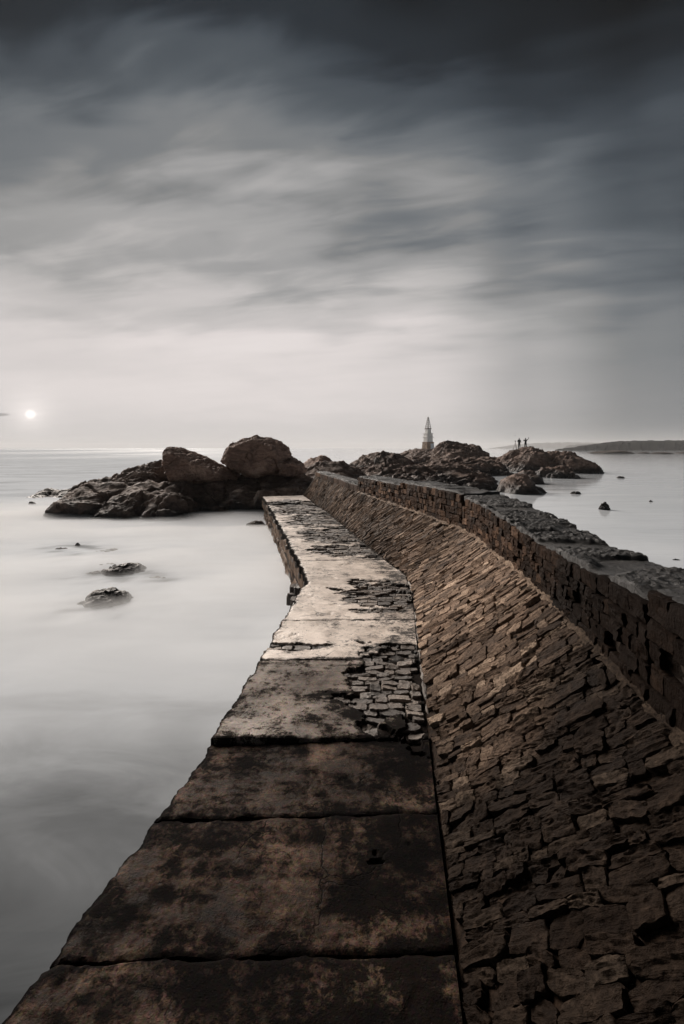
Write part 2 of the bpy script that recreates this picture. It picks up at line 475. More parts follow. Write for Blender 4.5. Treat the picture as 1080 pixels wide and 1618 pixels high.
# ------------------------------------------------------------------ pillow stones
def pillow(nx, ny, r, hgt, rough=0.25, round_=0.35, tilt=(0, 0), skirt=1.0, wa=.10, wb=.19):
    """a rough block: (a, b) in -1..1 and height; border row is the bed, next row the arris"""
    ga = np.concatenate([[-1.0, -.975], np.linspace(-.93, .93, nx), [.975, 1.0]])
    gb = np.concatenate([[-1.0, -.955], np.linspace(-.88, .88, ny), [.955, 1.0]])
    A, B = np.meshgrid(ga, gb, indexing='ij')
    edge = np.maximum(np.abs(A), np.abs(B))
    # squircle corners, wobbling outline
    k = r.uniform(0.15, 1.0) * round_
    A2 = A * (1 - k * 0.28 * B ** 4); B2 = B * (1 - k * 0.45 * A ** 4)
    off = r.uniform(0, 100, 3)
    P = np.stack([A * 1.3 + off[0], B * 0.9 + off[1], np.full_like(A, off[2])], -1).reshape(-1, 3)
    wob = fbm(P * 1.1, 3).reshape(A.shape); wob2 = fbm(P * 1.1 + 31, 3).reshape(A.shape)
    A2 = A2 + wa * wob * edge; B2 = B2 + wb * wob2 * edge
    rough_n = fbm(P * np.array([1.2, 2.2, 1]) + 57, 4).reshape(A.shape)
    facet = ridged(P * np.array([.8, 1.4, 1]) + 11, 2).reshape(A.shape)
    H = 1.0 + rough * rough_n + 0.5 * rough * facet + tilt[0] * A + tilt[1] * B
    ia = np.minimum(np.arange(len(ga)), np.arange(len(ga))[::-1])[:, None]
    ib = np.minimum(np.arange(len(gb)), np.arange(len(gb))[::-1])[None, :]
    ring = np.minimum(ia, ib)
    H = np.where(ring == 0, -skirt, np.where(ring == 1, H * 0.72, H))
    return A2, B2, H * hgt, gridfaces(len(ga), len(gb))


# ================================================================== SETTING
# sea: one sheet to the horizon, finer near the shore so the milkiness can vary
def build_sea():
    xs = np.concatenate([[-5900, -2500, -900, -300, -120, -60], np.arange(-40, -12, .8), np.arange(-12, 0, .25), np.arange(0, 41, .8), [60, 120, 300, 900, 2500, 5900]])
    ys = np.concatenate([[-60, -20, -8], np.arange(-4, 7, .8), np.arange(7, 17, .22), np.arange(17, 62, .8), [80, 120, 200, 400, 900, 2000, 3800, 5900]])
    X, Y = np.meshgrid(xs, ys, indexing='ij')
    V = np.stack([X, Y, np.zeros_like(X)], -1).reshape(-1, 3)
    fx, _ = poly(_F, np.clip(V[:, 1], -3, 24))
    near_l = sstep(1.0, -3.0, V[:, 0] - fx)
    far_l = sstep(.10, -.40, V[:, 0] / np.maximum(V[:, 1], 1.0))
    k = sstep(24, 50, V[:, 1])
    left = near_l * (1 - k) + far_l * k
    wash = sstep(2.0, 8.5, V[:, 1]) * sstep(60, 18, V[:, 1] + .25 * np.abs(V[:, 0]))       # churned white by the shore
    milk = 0.72 + left * (-.64 + .50 * k + .79 * wash) + 0.09 * (.3 + wash) * fbm(V * np.array([.12, .3, 1]), 3)
    # eddies: darker water showing through the wash round the rocks awash
    for (u_, v_, rr) in ((196, 906, .95), (172, 956, 1.05), (146, 910, .7), (168, 874, 1.3), (246, 916, .7), (96, 868, .9), (138, 962, .7), (380, 996, .5), (122, 862, .6)):
        yc = CAM_Z * F / (v_ - 708); xc = (u_ - 540) / F * yc
        d2 = ((V[:, 0] - xc) / (rr * 1.25)) ** 2 + ((V[:, 1] - yc) / (rr * 1.0)) ** 2
        milk = milk - .34 * np.exp(-d2) * np.clip(.6 + .9 * fbm(V * np.array([1.3, 2.2, 1]) + 6, 3), 0, 1.4)
    add('sea', V, gridfaces(len(xs), len(ys)), M_SEA, attrs={'milk': milk, 'calm': np.clip(1 - left * 1.03, 0, 1)}, origin=(0, 0, 0))['kind'] = 'structure'


build_sea()

# sea bed, far below, so nothing stands on air
bedv = np.array([(-5900, -60, -4.0), (5900, -60, -4.0), (5900, 5900, -4.0), (-5900, 5900, -4.0)], float)
add('sea_bed', bedv, [(0, 1, 2, 3)], M_BED, origin=(0, 0, -4))['kind'] = 'structure'

# ------------------------------------------------------------------ walkway
walk = empty('walkway', (0, 5, 0)); tag(walk, kind='structure')


def prism(name, left, right, z0, z1, mat, parent, s0, s1, n, amp=0.0, drop=0.0):
    """a long body between two plan lines (used as core under the facing pieces)"""
    s = np.linspace(s0, s1, n)
    lx, ly = left(s); rx, ry = right(s)
    z1 = np.broadcast_to(np.asarray(z1, float), s.shape); z0 = np.broadcast_to(np.asarray(z0, float), s.shape)
    V = np.concatenate([np.stack([lx, ly, z0], 1), np.stack([lx, ly, z1], 1), np.stack([rx, ry, z1], 1), np.stack([rx, ry, z0], 1)])
    f = []
    for i in range(n - 1):
        for k in range(4):
            a = k * n + i; b = ((k + 1) % 4) * n + i
            f.append((a, a + 1, b + 1, b))
    f.append((0, n, 2 * n, 3 * n)); f.append((n - 1, 4 * n - 1, 3 * n - 1, 2 * n - 1))
    return add(name, V, f, mat, parent, smooth=False)


prism('core', lambda s: (poly(_L, s)[0] + .10, poly(_L, s)[1]), lambda s: (poly(_F, s)[0] + .05, poly(_F, s)[1]),
      -3.9, 0.922, M_BED, walk, -3, 21.2, 60)

# quay face on the water side: rough concrete and masonry, one sheet with real relief
def quay_face(s0, s1, inset, name='quay_face'):
    ns, nz = int((s1 - s0) / .05), 36
    s = np.linspace(s0, s1, ns); z = np.linspace(0.90, -1.2, nz)
    S, Z = np.meshgrid(s, z, indexing='ij')
    x, y = poly(_L, S)
    P = np.stack([S * 1.0, Z * 1.2, np.zeros_like(S)], -1).reshape(-1, 3)
    d = (0.05 * fbm(P * 1.3, 5) + 0.035 * ridged(P * 2.6, 4)).reshape(S.shape)
    course = np.floor((Z + 1.2) / .26); row = (Z + 1.2) / .26 - course
    brk = (S / .42 + course * .37 + .2 * np.sin(course * 9)) % 1.0
    low = sstep(.65, .35, Z + 0.25 * fbm(P * .7 + 5, 2).reshape(S.shape))     # lower half: bare courses
    joint = np.maximum(sstep(.12, .03, row), sstep(.08, .02, brk)) * low
    x = x + inset + d - (-0.07) * joint + low * .03
    edge = Z > 0.89
    x = np.where(edge, x + .03, x)
    V = np.stack([x, y, Z], -1).reshape(-1, 3)
    return add(name, V, gridfaces(ns, nz)[:, ::-1], M_FACE, walk, sharp=50)


quay_face(-2.5, 7.75, .075); quay_face(7.75, 21.0, .015)

PATCH = [  # broken areas of the concrete skim: plan position, half sizes, strength
    (0.58, 6.85, .50, .55, 1.0), (0.46, 4.30, .34, .62, 1.05), (0.10, 9.9, .60, .50, .8), (-.15, 11.6, .75, .9, 1.0),
    (-.70, 14.2, .8, 1.1, 1.1), (-1.5, 16.8, .8, 1.4, 1.15), (-2.2, 18.5, .5, .5, 1.2), (.62, 3.72, .18, .32, .7), (-.5, 5.05, .35, .06, .6)]


def erosion(x, y):
    P = np.stack([x * 1.6, y * 2.6, np.zeros_like(x)], -1).reshape(-1, 3)
    n = fbm(P * 1.5 + 3, 5, .58).reshape(x.shape)
    e = np.full(x.shape, -0.75)
    for cx, cy, rx, ry, k in PATCH:
        d = np.sqrt(((x - cx) / rx) ** 2 + ((y - cy) / ry) ** 2)
        e = np.maximum(e, k * (1.15 - d) * 0.9)
    return e + 0.62 * n


def slab(s0, s1, z, pale, stainb, res, seed, tilt=0.0, cross=0.0):
    r = np.random.default_rng(seed)
    ns = max(6, int((s1 - s0) / res)); nw = max(12, int(1.75 / res))
    s = np.linspace(s0, s1, ns); w = np.linspace(0, 1, nw)
    s[0], s[-1] = s[1] - .002, s[-2] + .002; s = s + 0; w[0], w[-1] = w[1] - .001, w[-2] + .001
    s = s0 + (s - s[0]) * (s1 - s0) / (s[-1] - s[0]); w = (w - w[0]) / (w[-1] - w[0])
    S, W = np.meshgrid(s, w, indexing='ij')
    lx, ly = poly(_L, S); fx, fy = poly(_F, S)
    fx = fx - .035
    X = lx + (fx - lx) * W; Y = ly + (fy - ly) * W
    P3 = np.stack([X, Y, np.zeros_like(X)], -1).reshape(-1, 3)
    # ragged joints and a broken water-side edge
    ej = fbm(np.stack([W * 5 + seed, np.zeros_like(W), S * 0], -1).reshape(-1, 3), 5, .6).reshape(W.shape)
    es = fbm(np.stack([W * 5 - seed, np.ones_like(W) * 4, S * 0], -1).reshape(-1, 3), 5, .6).reshape(W.shape)
    k0 = sstep(.12, 0, (S - s0) / max(.4, (s1 - s0)) * .5); k1 = sstep(.12, 0, (s1 - S) / max(.4, (s1 - s0)) * .5)
    Y = Y + 0.016 * ej * k0 + 0.016 * es * k1
    le = fbm(np.stack([S * 2.2, np.zeros_like(S), W * 0 + 3.0], -1).reshape(-1, 3), 6, .62).reshape(S.shape)
    X = X + 0.045 * le * sstep(.10, 0, W) + .02 * sstep(.1, 0, W)
    n1 = fbm(P3 * 1.1 + seed, 4).reshape(X.shape); n2 = fbm(P3 * 6 + seed, 4, .6).reshape(X.shape)
    E = erosion(X, Y); ero = sstep(-0.03, 0.05, E)
    rough = 1.0 + 1.2 * (1 - pale)
    H = z + tilt * (S - s0) + cross * W + 0.005 * n1 + 0.0012 * n2 * rough - ero * (0.042 + 0.012 * n2)
    # shallow spalls
    sp = fbm(P3 * 3.1 + 40, 4, .6).reshape(X.shape)
    H -= 0.006 * sstep(.62, .74, sp)
    # edges crumble down
    dj = np.minimum(S - s0, s1 - S) * 1.0
    H -= 0.008 * sstep(.014, 0, dj + .016 * n2) + 0.012 * sstep(.02, 0.0, W + .02 * n2)
    st = stainb + (0.30 * fbm(P3 * 1.7 + 8, 5, .6).reshape(X.shape) + .42 * fbm(P3 * 5.1 + 18, 5, .62).reshape(X.shape) + .30 * fbm(P3 * np.array([1.3, 7.0, 1]) + 28, 5, .62).reshape(X.shape)) * (1.0 if stainb > .12 else .75) + 0.40 * sstep(.55, 1.0, W) * (stainb > .05)
    st += 0.35 * sstep(.05, 0, dj) + .55 * sstep(.010, .003, W) + .25 * sstep(.05, 0, W) + 0.45 * sstep(-.40, 0.05, E)
    pl = np.clip(pale + 0.25 * n1 * (pale > .2), 0, 1) * sstep(.004, .022, W)
    ring = np.zeros(S.shape, bool); ring[0, :] = ring[-1, :] = True; ring[:, 0] = ring[:, -1] = True
    H = np.where(ring, H - .14, H)
    V = np.stack([X, Y, H], -1).reshape(-1, 3)
    add('slab', V, gridfaces(ns, nw), M_CONC, walk, attrs={'pale': pl.ravel(), 'stain': st.ravel(), 'ero': ero.ravel()}, sharp=32)


G = 0.004
slab(-1.0, 2.0 - G, .947, .0, .50, .014, 1, cross=.042)
slab(2.0 + G, 2.76 - G, .948, .0, .40, .012, 2, cross=.042)
slab(2.76 + G, 3.46 - G, .947, .01, .36, .012, 3, cross=.042)
slab(3.46 + G, 4.78 - G, 1.000, .24, .26, .012, 4)
slab(4.78 + .004, 5.84 - G, 1.004, .92, .10, .013, 5)
slab(5.84 + G, 9.0 - G, 1.0, .97, .09, .017, 6)
slab(9.0 + G, 11.4 - G, 1.0, .92, .14, .022, 7)
slab(11.4 + G, 14.6 - G, 1.0, .86, .16, .028, 8)
slab(14.6 + G, 18.0 - G, .995, .82, .18, .032, 9)
slab(18.9, 21.0, 1.02, .75, -.05, .035, 10)


def shade_blotch_at(V):
    """shade painted over the near stretch, plus dark blotches and a darker far stretch"""
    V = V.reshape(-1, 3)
    d = sstep(5.0, 1.8, V[:, 1]) * 1.08 + .42 * fbm(V * .9 + 3, 4, .55)  # near darkening is shade put into the colour; the noise adds blotches
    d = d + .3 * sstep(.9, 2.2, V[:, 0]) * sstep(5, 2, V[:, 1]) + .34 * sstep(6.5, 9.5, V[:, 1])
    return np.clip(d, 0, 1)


def stone_obj(name, centre, amap, A, B, H, faces, mat, parent, tone):
    V = amap(A, B, H)
    return add(name, V.reshape(-1, 3), faces, mat, parent, attrs={'tone': tone}, sharp=38)


# flagstones bared where the skim has gone
def flagstones():
    r = np.random.default_rng(21)
    n = 0
    y = 3.5
    while y < 18.8:
        rowh = r.uniform(.055, .10) * (1 + .05 * max(0, y - 6))
        lx = float(poly(_L, y)[0]); fx = float(poly(_F, y)[0]) - .05
        x = lx + r.uniform(0, .1)
        while x < fx - .05:
            ln = r.uniform(.10, .24) * (1 + .05 * max(0, y - 6))
            cx, cyy = x + ln / 2, y + rowh / 2 + r.normal(0, .012)
            xe = min(cx + ln / 2, fx) ; cx = (x + xe) / 2
            e = float(erosion(np.array([cx]), np.array([cyy]))[0])
            if e > 0.02 and xe - x > .06 and not (18.0 < y < 18.05):
                hl, hw = (xe - x) / 2 * .98, rowh / 2 * 1.02
                A, B, H, fcs = pillow(7, 5, r, .020, .30, .7, (r.normal(0, .2), r.normal(0, .25)), wa=.15, wb=.28)
                sk = r.normal(0, .12)
                X = cx + A * hl; Yv = cyy + B * hw + sk * A * hl
                Zv = .964 + H + r.normal(0, .006) - (.03 if r.random() < .12 else 0)
                V = np.stack([X, Yv, Zv], -1).reshape(-1, 3)
                add('flagstone', V, fcs, M_FLAG, walk, attrs={'tone': float(r.uniform(.1, 1))}, sharp=35)
                n += 1
            x += ln + r.uniform(.0, .012)
        y += rowh
    return n


nfl = flagstones()

# loose blocks along the broken water-side edge
def edge_stones():
    r = np.random.default_rng(5)
    spots = [(s, .0) for s in np.arange(4.9, 7.3, .15)] + [(s, .0) for s in np.arange(4.2, 4.6, .3)] + [(s, .0) for s in np.arange(8.2, 20, .62)]
    for s, o in spots:
        s = s + r.normal(0, .03)
        x, y = poly(_L, s)
        hl, hw = r.uniform(.06, .13), r.uniform(.05, .09)
        A, B, H, fcs = pillow(6, 5, r, .045, .35, .8, (r.normal(0, .25), r.normal(0, .25)))
        ang = r.normal(0.3, .35)
        X = x + hl * .8 + r.uniform(.0, .05) + A * hl * math.cos(ang) - B * hw * math.sin(ang)
        Yv = y + A * hl * math.sin(ang) + B * hw * math.cos(ang)
        Zv = (.885 + r.normal(0, .018)) + H - (.0 if s < 7.8 else .10)
        add('edge_stone', np.stack([X, Yv, Zv], -1).reshape(-1, 3), fcs, M_FLAG, walk, attrs={'tone': float(r.uniform(0, .6))}, sharp=35)
    # slumped masonry at the water line below the corner
    for k in range(14):
        s = r.uniform(8.1, 9.6); x, y = poly(_L, s)
        hl, hw = r.uniform(.08, .15), r.uniform(.06, .11)
        A, B, H, fcs = pillow(6, 5, r, .07, .3, .5)
        X = x - r.uniform(-.02, .10) + A * hw; Yv = y + B * hl; Zv = r.uniform(.0, .55) + H
        add('edge_stone', np.stack([X, Yv, Zv], -1).reshape(-1, 3), fcs, M_FLAG, walk, attrs={'tone': float(r.uniform(0, .4))}, sharp=35)
    # dark heap where the far block has broken away
    for k in range(9):
        s = r.uniform(17.9, 19.0); w = r.uniform(.15, .8)
        lx, ly = poly(_L, s); fx, fy = poly(_F, s)
        hl, hw = r.uniform(.12, .30), r.uniform(.10, .2)
        A, B, H, fcs = pillow(6, 5, r, .10, .3, .8, (r.normal(0, .3), r.normal(0, .3)))
        X = lx + (fx - lx) * w + A * hl; Yv = ly + (fy - ly) * w + B * hw; Zv = .93 + H
        add('edge_stone', np.stack([X, Yv, Zv], -1).reshape(-1, 3), fcs, M_FLAG, walk, attrs={'tone': float(r.uniform(0, .3))}, sharp=35)


edge_stones()

# broken mortar kerb in the gutter between slabs and slope
def kerb():
    r = np.random.default_rng(31); s = 1.2
    while s < 8.2:
        ln = r.uniform(.12, .42)
        if r.random() < .8:
            ns = max(5, int(ln / .03)); S = np.linspace(s, s + ln, ns)[:, None] + np.zeros((1, 7))
            C = np.linspace(0, math.pi, 7)[None, :] + np.zeros((ns, 1))
            fx, fy = poly(_F, S)
            w = .022 * (1 + .5 * fbm(np.stack([S * 9, C, S * 0], -1).reshape(-1, 3), 3).reshape(S.shape))
            taper = np.minimum(1, np.minimum(S - s, s + ln - S) / .04 + .25)
            X = fx - .012 - np.cos(C) * w * taper; Z = .945 + (.05 if s > 3.46 else 0) + np.sin(C) * w * 1.2 * taper - .02 + 0 * S
            add('kerb_mortar', np.stack([X, fy, Z], -1).reshape(-1, 3), gridfaces(ns, 7)[:, ::-1], M_FLAG, walk, attrs={'tone': float(r.uniform(.2, .8))}, sharp=40)
        s += ln + r.uniform(0, .06)


kerb()

# ------------------------------------------------------------------ paved slope (revetment)
rev = empty('stone_revetment', (1.1, 5, 1.0))
tag(rev, 'sloping revetment of tilted brown schist stones between the concrete walkway and the parapet', 'revetment')


def slope_bed():
    s = np.linspace(-2.5, 21.3, 640); t = np.linspace(-.08, 1.10, 40)
    S, Tt = np.meshgrid(s, t, indexing='ij')
    P = np.stack([S * 2, Tt * 3, S * 0], -1).reshape(-1, 3)
    h = -.012 + .010 * fbm(P * 4, 4).reshape(S.shape)
    V = slope_pt(S, Tt, h)
    add('bedding', V.reshape(-1, 3), gridfaces(640, 40)[:, ::-1], M_RUBBLE, rev)


slope_bed()


def slope_stones():
    r = np.random.default_rng(77)
    TL = 1.42                           # metres up the slope
    A0 = R(24); ca, sa = math.cos(A0), math.sin(A0)
    stones = []
    q = -3.2
    while q < 24:
        rh = r.uniform(.034, .074)
        if r.random() < .16: rh *= 1.5
        p = -9.5 + r.uniform(0, .4)
        while p < 3:
            ln = r.uniform(.08, .27) * (0.75 + rh * 5)
            pc, qc = p + ln / 2, q + rh / 2
            t = pc * ca + qc * sa; s = qc * ca - pc * sa
            if -.02 < t < TL + .02 and .6 < s < 21.0:
                stones.append((s, t, ln, rh, pc, qc))
            p += ln
        q += rh
    lib = [pillow(7, 4, r, 1.0, .30, .6) for _ in range(60)]         # shapes for the far ones
    # size in the picture decides which are pieces of their own
    def shown(st):
        s, t, ln, rh = st[:4]
        P = slope_pt(np.array([s]), np.array([t / TL]), np.array([0.]))[0]
        if P[1] < .9: return -1
        u = 540 + F * P[0] / P[1]; v = 708 + F * (CAM_Z - P[2]) / P[1]
        if u > 1120 or v > 1660: return -1
        return ln * rh / P[1] ** 2
    order = sorted(range(len(stones)), key=lambda i: -shown(stones[i]))
    single = set(order[:300])
    VV, FF, TT, base = [], [], [], 0

    def lay(pp, qq, H):
        # long wavelength bending of the courses, then onto the slope
        W = np.stack([pp * .9, qq * .9, pp * 0], -1).reshape(-1, 3)
        q2 = qq + .06 * perlin(W).reshape(qq.shape) + .018 * perlin(W * 4.1 + 9).reshape(qq.shape)
        p2 = pp + .03 * perlin(W * 5.3 + 29).reshape(qq.shape)
        Tm = np.clip((p2 * ca + q2 * sa) / TL, -.005, 1.0); Sm = q2 * ca - p2 * sa
        return slope_pt(Sm, Tm, H)
    for i, (s, t, ln, rh, pc, qc) in enumerate(stones):
        vis = shown(stones[i])
        near = i in single
        nx, ny = (18, 9) if near else (8, 4)
        hgt = r.uniform(.012, .021)
        sink = 0.035 if r.random() < .04 else r.normal(0, .007)
        tl = (r.normal(0, .22), r.normal(.26, .28))
        if near:
            A, B, H, fcs = pillow(nx, ny, r, hgt, .46, .6, tl)
        else:
            A, B, H, fcs = lib[int(r.integers(60))]
            if r.random() < .5: A, B, H = -A[::-1], B[::-1], H[::-1]
            H = hgt * (H + np.where(H > 0, tl[0] * A + tl[1] * B, 0))
        gap = r.uniform(.97, 1.06); sk = r.normal(0, .14)
        pp = pc + A * ln / 2 * min(1.02, gap + .03); qq = qc + B * rh / 2 * (gap + .03) + sk * A * rh
        tone = float(np.clip(r.normal(.40 - .24 * min(1, max(0, (s - 6) / 4)), .28), 0, 1))
        if near:
            V = lay(pp, qq, H - sink).reshape(-1, 3)
            add('stone', V, fcs, M_STONE, rev, attrs={'tone': tone, 'shade_blotch': shade_blotch_at(V)}, sharp=40)
        else:
            n_ = A.size
            VV.append(np.stack([pp, qq, H - sink], -1).reshape(-1, 3)); FF.append(fcs + base); base += n_; TT.append(np.full(n_, tone))
    G_ = np.concatenate(VV); VV = [lay(G_[:, 0], G_[:, 1], G_[:, 2])]
    o = add('far_stones', np.concatenate(VV), np.concatenate(FF), M_STONE, rev, attrs={'tone': np.concatenate(TT), 'shade_blotch': shade_blotch_at(np.concatenate(VV))}, sharp=40)
    o['kind'] = 'stuff'
    return len(stones)


nst = slope_stones()

# ------------------------------------------------------------------ parapet wall
par = empty('parapet_wall', (1.8, 5, 1.9))
tag(par, 'long parapet wall of dark brown stone blocks with a rough grey top along the slope', 'wall')


def wall_top(s):
    """height of the coping: it steps where the wall has been rebuilt"""
    s = np.asarray(s, float)
    z = np.interp(s, [-3, 2.18, 2.19, 3.0, 4.2, 6.0, 7.85, 7.86, 10.6, 10.61, 13.75, 13.76, 21, 24],
                  [2.56, 2.53, 2.47, 2.41, 2.36, 2.41, 2.45, 2.50, 2.47, 2.41, 2.38, 2.14, 2.12, 2.12])
    return z


def wall_width(s):
    return np.interp(s, [-3, 3, 7, 13.7, 13.8, 22], [.56, .58, .68, .66, .55, .5])


def wall_line(s, off):
    x, y = poly(_T, s); x2, y2 = poly(_T, np.asarray(s) + .2); x1, y1 = poly(_T, np.asarray(s) - .2)
    tx, ty = x2 - x1, y2 - y1; l = np.hypot(tx, ty)
    return x + ty / l * off, y - tx / l * off


SEG = [(-2.5, 2.185), (2.20, 7.85), (7.87, 10.60), (10.62, 13.75), (13.77, 21.4)]
for a, b in SEG:
    n = max(4, int((b - a) * 4)); ss = np.linspace(a, b, n)
    prism('core', lambda s: wall_line(s, .05), lambda s: wall_line(s, wall_width(s) - .02), -3.9, wall_top(ss) - .06, M_BED, par, a, b, n)


def coping(a, b, seed):
    res = .013 if a < 7 else .03
    ns = int((b - a) / res); nw = int(.62 / (res * 1.1))
    sv = np.linspace(a, b, ns); wv = np.linspace(0, 1, nw); wv[0] = wv[1] - .004; wv[-1] = wv[-2] + .004; sv[0] = sv[1] - .003; sv[-1] = sv[-2] + .003
    S, W = np.meshgrid(sv, wv, indexing='ij')
    wid = wall_width(S)
    x, y = wall_line(S, .014 + W * (wid - .002))
    P = np.stack([x, y, S * 0], -1).reshape(-1, 3)
    n1 = fbm(P * 2.0 + seed, 5, .6).reshape(S.shape); n2 = .6 * ridged(P * np.array([9, 6, 1]) + seed, 4, .6).reshape(S.shape) + .8 * ridged(P * np.array([21, 15, 1]) + seed, 2, .6).reshape(S.shape)
    smooth = sstep(.05, .35, fbm(P * np.array([1.1, 2.2, 1]) + 70, 3).reshape(S.shape))     # worn mortar showing between stones
    n3 = fbm(P * 34 + seed, 3, .6).reshape(S.shape)
    z = wall_top(S) + .006 * n3 * (1 - .6 * smooth) + .006 * n1 + (.010 * n2) * (1 - .8 * smooth) - .020 * smooth + .012
    eb = fbm(np.stack([S * 6, W * 0, S * 0 + seed], -1).reshape(-1, 3), 5, .6).reshape(S.shape)
    x = x + .022 * eb * (sstep(.1, 0, W) + sstep(.9, 1, W))
    z = z - .015 * sstep(.04, 0, W + .03 * eb) - .03 * sstep(.95, 1, W - .03 * eb)
    ring = np.zeros(S.shape, bool); ring[0, :] = ring[-1, :] = True; ring[:, 0] = ring[:, -1] = True
    z = np.where(ring, z - .06, z)
    tone = np.clip(.08 + .22 * n1 + .50 * smooth * sstep(0, .12, W), 0, 1)
    add('coping', np.stack([x, y, z], -1).reshape(-1, 3), gridfaces(ns, nw)[:, ::-1], M_COPE, par, attrs={'tone': tone.ravel()}, sharp=30)


for k, (a, b) in enumerate(SEG): coping(a, b, 3.7 * k)


def wall_blocks():
    r = np.random.default_rng(99); n = 0
    for a, b in SEG:
        smooth_face = a > 13
        zt = float(wall_top(np.array([(a + b) / 2]))[()] if False else np.mean(wall_top(np.linspace(a, b, 9))))
        nc = 1 if smooth_face else 5
        for c in range(nc):
            s = max(a, 1.1) + (0.0 if c % 2 else -.0)
            first = True
            while s < b - .02:
                ln = r.uniform(.08, .21) * (4 if smooth_face else 1)
                if first: ln *= r.uniform(.5, 1); first = False
                e = min(s + ln, b)
                if b - e < .08: e = b
                top = float(wall_top((s + e) / 2)) - .012
                bot = Z_TOP - .02
                # the top course is thicker
                lim = [0, .21, .40, .59, .77, 1.0] if nc == 5 else [0, 1]
                z0 = bot + (top - bot) * lim[c]; z1 = bot + (top - bot) * lim[c + 1]
                A, B, H, fcs = pillow(7, 6, r, r.uniform(.018, .034), .36 if not smooth_face else .15, .25, (r.normal(0, .18), r.normal(.0, .15)), wa=.06, wb=.07)
                jz = .006 * r.normal()
                S = (s + e) / 2 + A * (e - s) / 2 * .99
                Z = (z0 + z1) / 2 + jz + B * (z1 - z0) / 2 * .97
                Z = Z + .008 * perlin(np.stack([S * 3, S * 0 + c, S * 0], -1).reshape(-1, 3)).reshape(S.shape)
                if r.random() < .04: H = H - .05
                x, y = wall_line(S, .03 - H)
                V = np.stack([x, y, Z], -1).reshape(-1, 3)
                add('block', V, fcs, M_BLOCK, par, attrs={'tone': float(np.clip(r.normal(.42, .30), 0, 1)), 'shade_blotch': np.clip(shade_blotch_at(V) - .34 * sstep(6.5, 9.5, V[:, 1]) + .42 * sstep(7.5, 3.5, V[:, 1]), 0, 1)}, sharp=30)  # near end of the wall gets extra painted shade in its colour
                n += 1
                s = e
    return n


nbl = wall_blocks()


# pale mortar fillet along the wall's foot
def fillet():
    S, C = np.meshgrid(np.linspace(1.0, 13.7, 420), np.linspace(0, 1, 6), indexing='ij')
    n = fbm(np.stack([S * 5, C, S * 0], -1).reshape(-1, 3), 5, .6).reshape(S.shape)
    wd = np.clip(.028 + .026 * n, .006, .09)
    x, y = wall_line(S, .02 - C * (wd + .02))
    z = Z_TOP + .050 - C * (.030 + wd * .9) + .012 * n
    V = np.stack([x, y, z], -1).reshape(-1, 3)
    add('mortar_fillet', V, gridfaces(420, 6), M_STONE, par, attrs={'tone': np.clip(.75 + .3 * n.ravel(), 0, 1), 'shade_blotch': np.clip(.25 + .7 * shade_blotch_at(V), 0, 1)}, sharp=40)


fillet()

# ================================================================== ROCKS
def hull_rock(chunks, voxel, name):
    """union of convex lumps, fused into one skin"""
    bm = bmesh.new()
    for pts in chunks:
        vs_ = [bm.verts.new(p) for p in pts]
        res = bmesh.ops.convex_hull(bm, input=vs_)
        kill = list({g for g in res['geom_interior'] + res['geom_unused'] if isinstance(g, bmesh.types.BMVert) and g.is_valid})
        if kill: bmesh.ops.delete(bm, geom=kill, context='VERTS')
    me = bpy.data.meshes.new('tmp'); bm.to_mesh(me); bm.free()
    ob = bpy.data.objects.new('tmp', me); COL.objects.link(ob)
    md = ob.modifiers.new('r', 'REMESH'); md.mode = 'VOXEL'; md.voxel_size = voxel
    sm = ob.modifiers.new('s', 'SMOOTH'); sm.factor = .5; sm.iterations = 3
    dg = bpy.context.evaluated_depsgraph_get(); ev = ob.evaluated_get(dg); m2 = ev.to_mesh()
    nv = len(m2.vertices); V = np.empty(nv * 3); m2.vertices.foreach_get('co', V); V = V.reshape(-1, 3)
    N = np.empty(nv * 3); m2.vertices.foreach_get('normal', N); N = N.reshape(-1, 3)
    nf = len(m2.polygons); lt = np.empty(nf, np.int32); m2.polygons.foreach_get('loop_total', lt)
    if (lt == 4).all():
        Fc = np.empty(nf * 4, np.int32); m2.loops.foreach_get('vertex_index', Fc); Fc = Fc.reshape(-1, 4)
    else:
        Fc = [tuple(p.vertices) for p in m2.polygons]
    V = V.copy(); N = N.copy()
    ev.to_mesh_clear(); bpy.data.objects.remove(ob); bpy.data.meshes.remove(me)
    return V, N, Fc


def roughen(V, N, sc, amp, seed=0.0):
    """cracked, layered relief"""
    P = V * sc + seed
    w = np.stack([perlin(P * .7 + 5), perlin(P * .7 + 15), perlin(P * .7 + 25)], 1) * .5
    Q = P + w
    tiltd = Q @ np.array([[.9, .25, .0], [-.2, .95, .3], [.15, -.35, 1.0]])
    d = .34 * ridged(tiltd * np.array([.55, .55, 1.0]), 4, .5) + .22 * fbm(Q * 1.6, 4, .55)
    st = tiltd[:, 2] * 2.4 + .6 * perlin(Q * .8)
    d += .28 * (np.abs((st % 1.0) - .5) * 2 - .5)
    saw = lambda t: np.minimum(t % 1.0, (1 - t % 1.0) * 7) - .5          # ledges: slow rise, sharp break
    wn = perlin(Q * .45 + 3)
    d += .50 * saw(tiltd[:, 2] * 1.25 + .7 * wn) + .42 * saw(tiltd[:, 0] * .85 + .9 * perlin(Q * .4 + 33)) + .22 * saw((tiltd[:, 1] + .6 * tiltd[:, 2]) * 2.3 + .8 * perlin(Q * .9 + 43))
    cr = np.abs(perlin(Q * np.array([.9, .9, .5]) + 50))
    d -= .55 * sstep(.05, 0, cr)
    d += .22 * ridged(tiltd * np.array([3.2, 3.2, 6.5]) + 7, 4, .62)
    return V + N * (amp * (d - .35))[:, None]


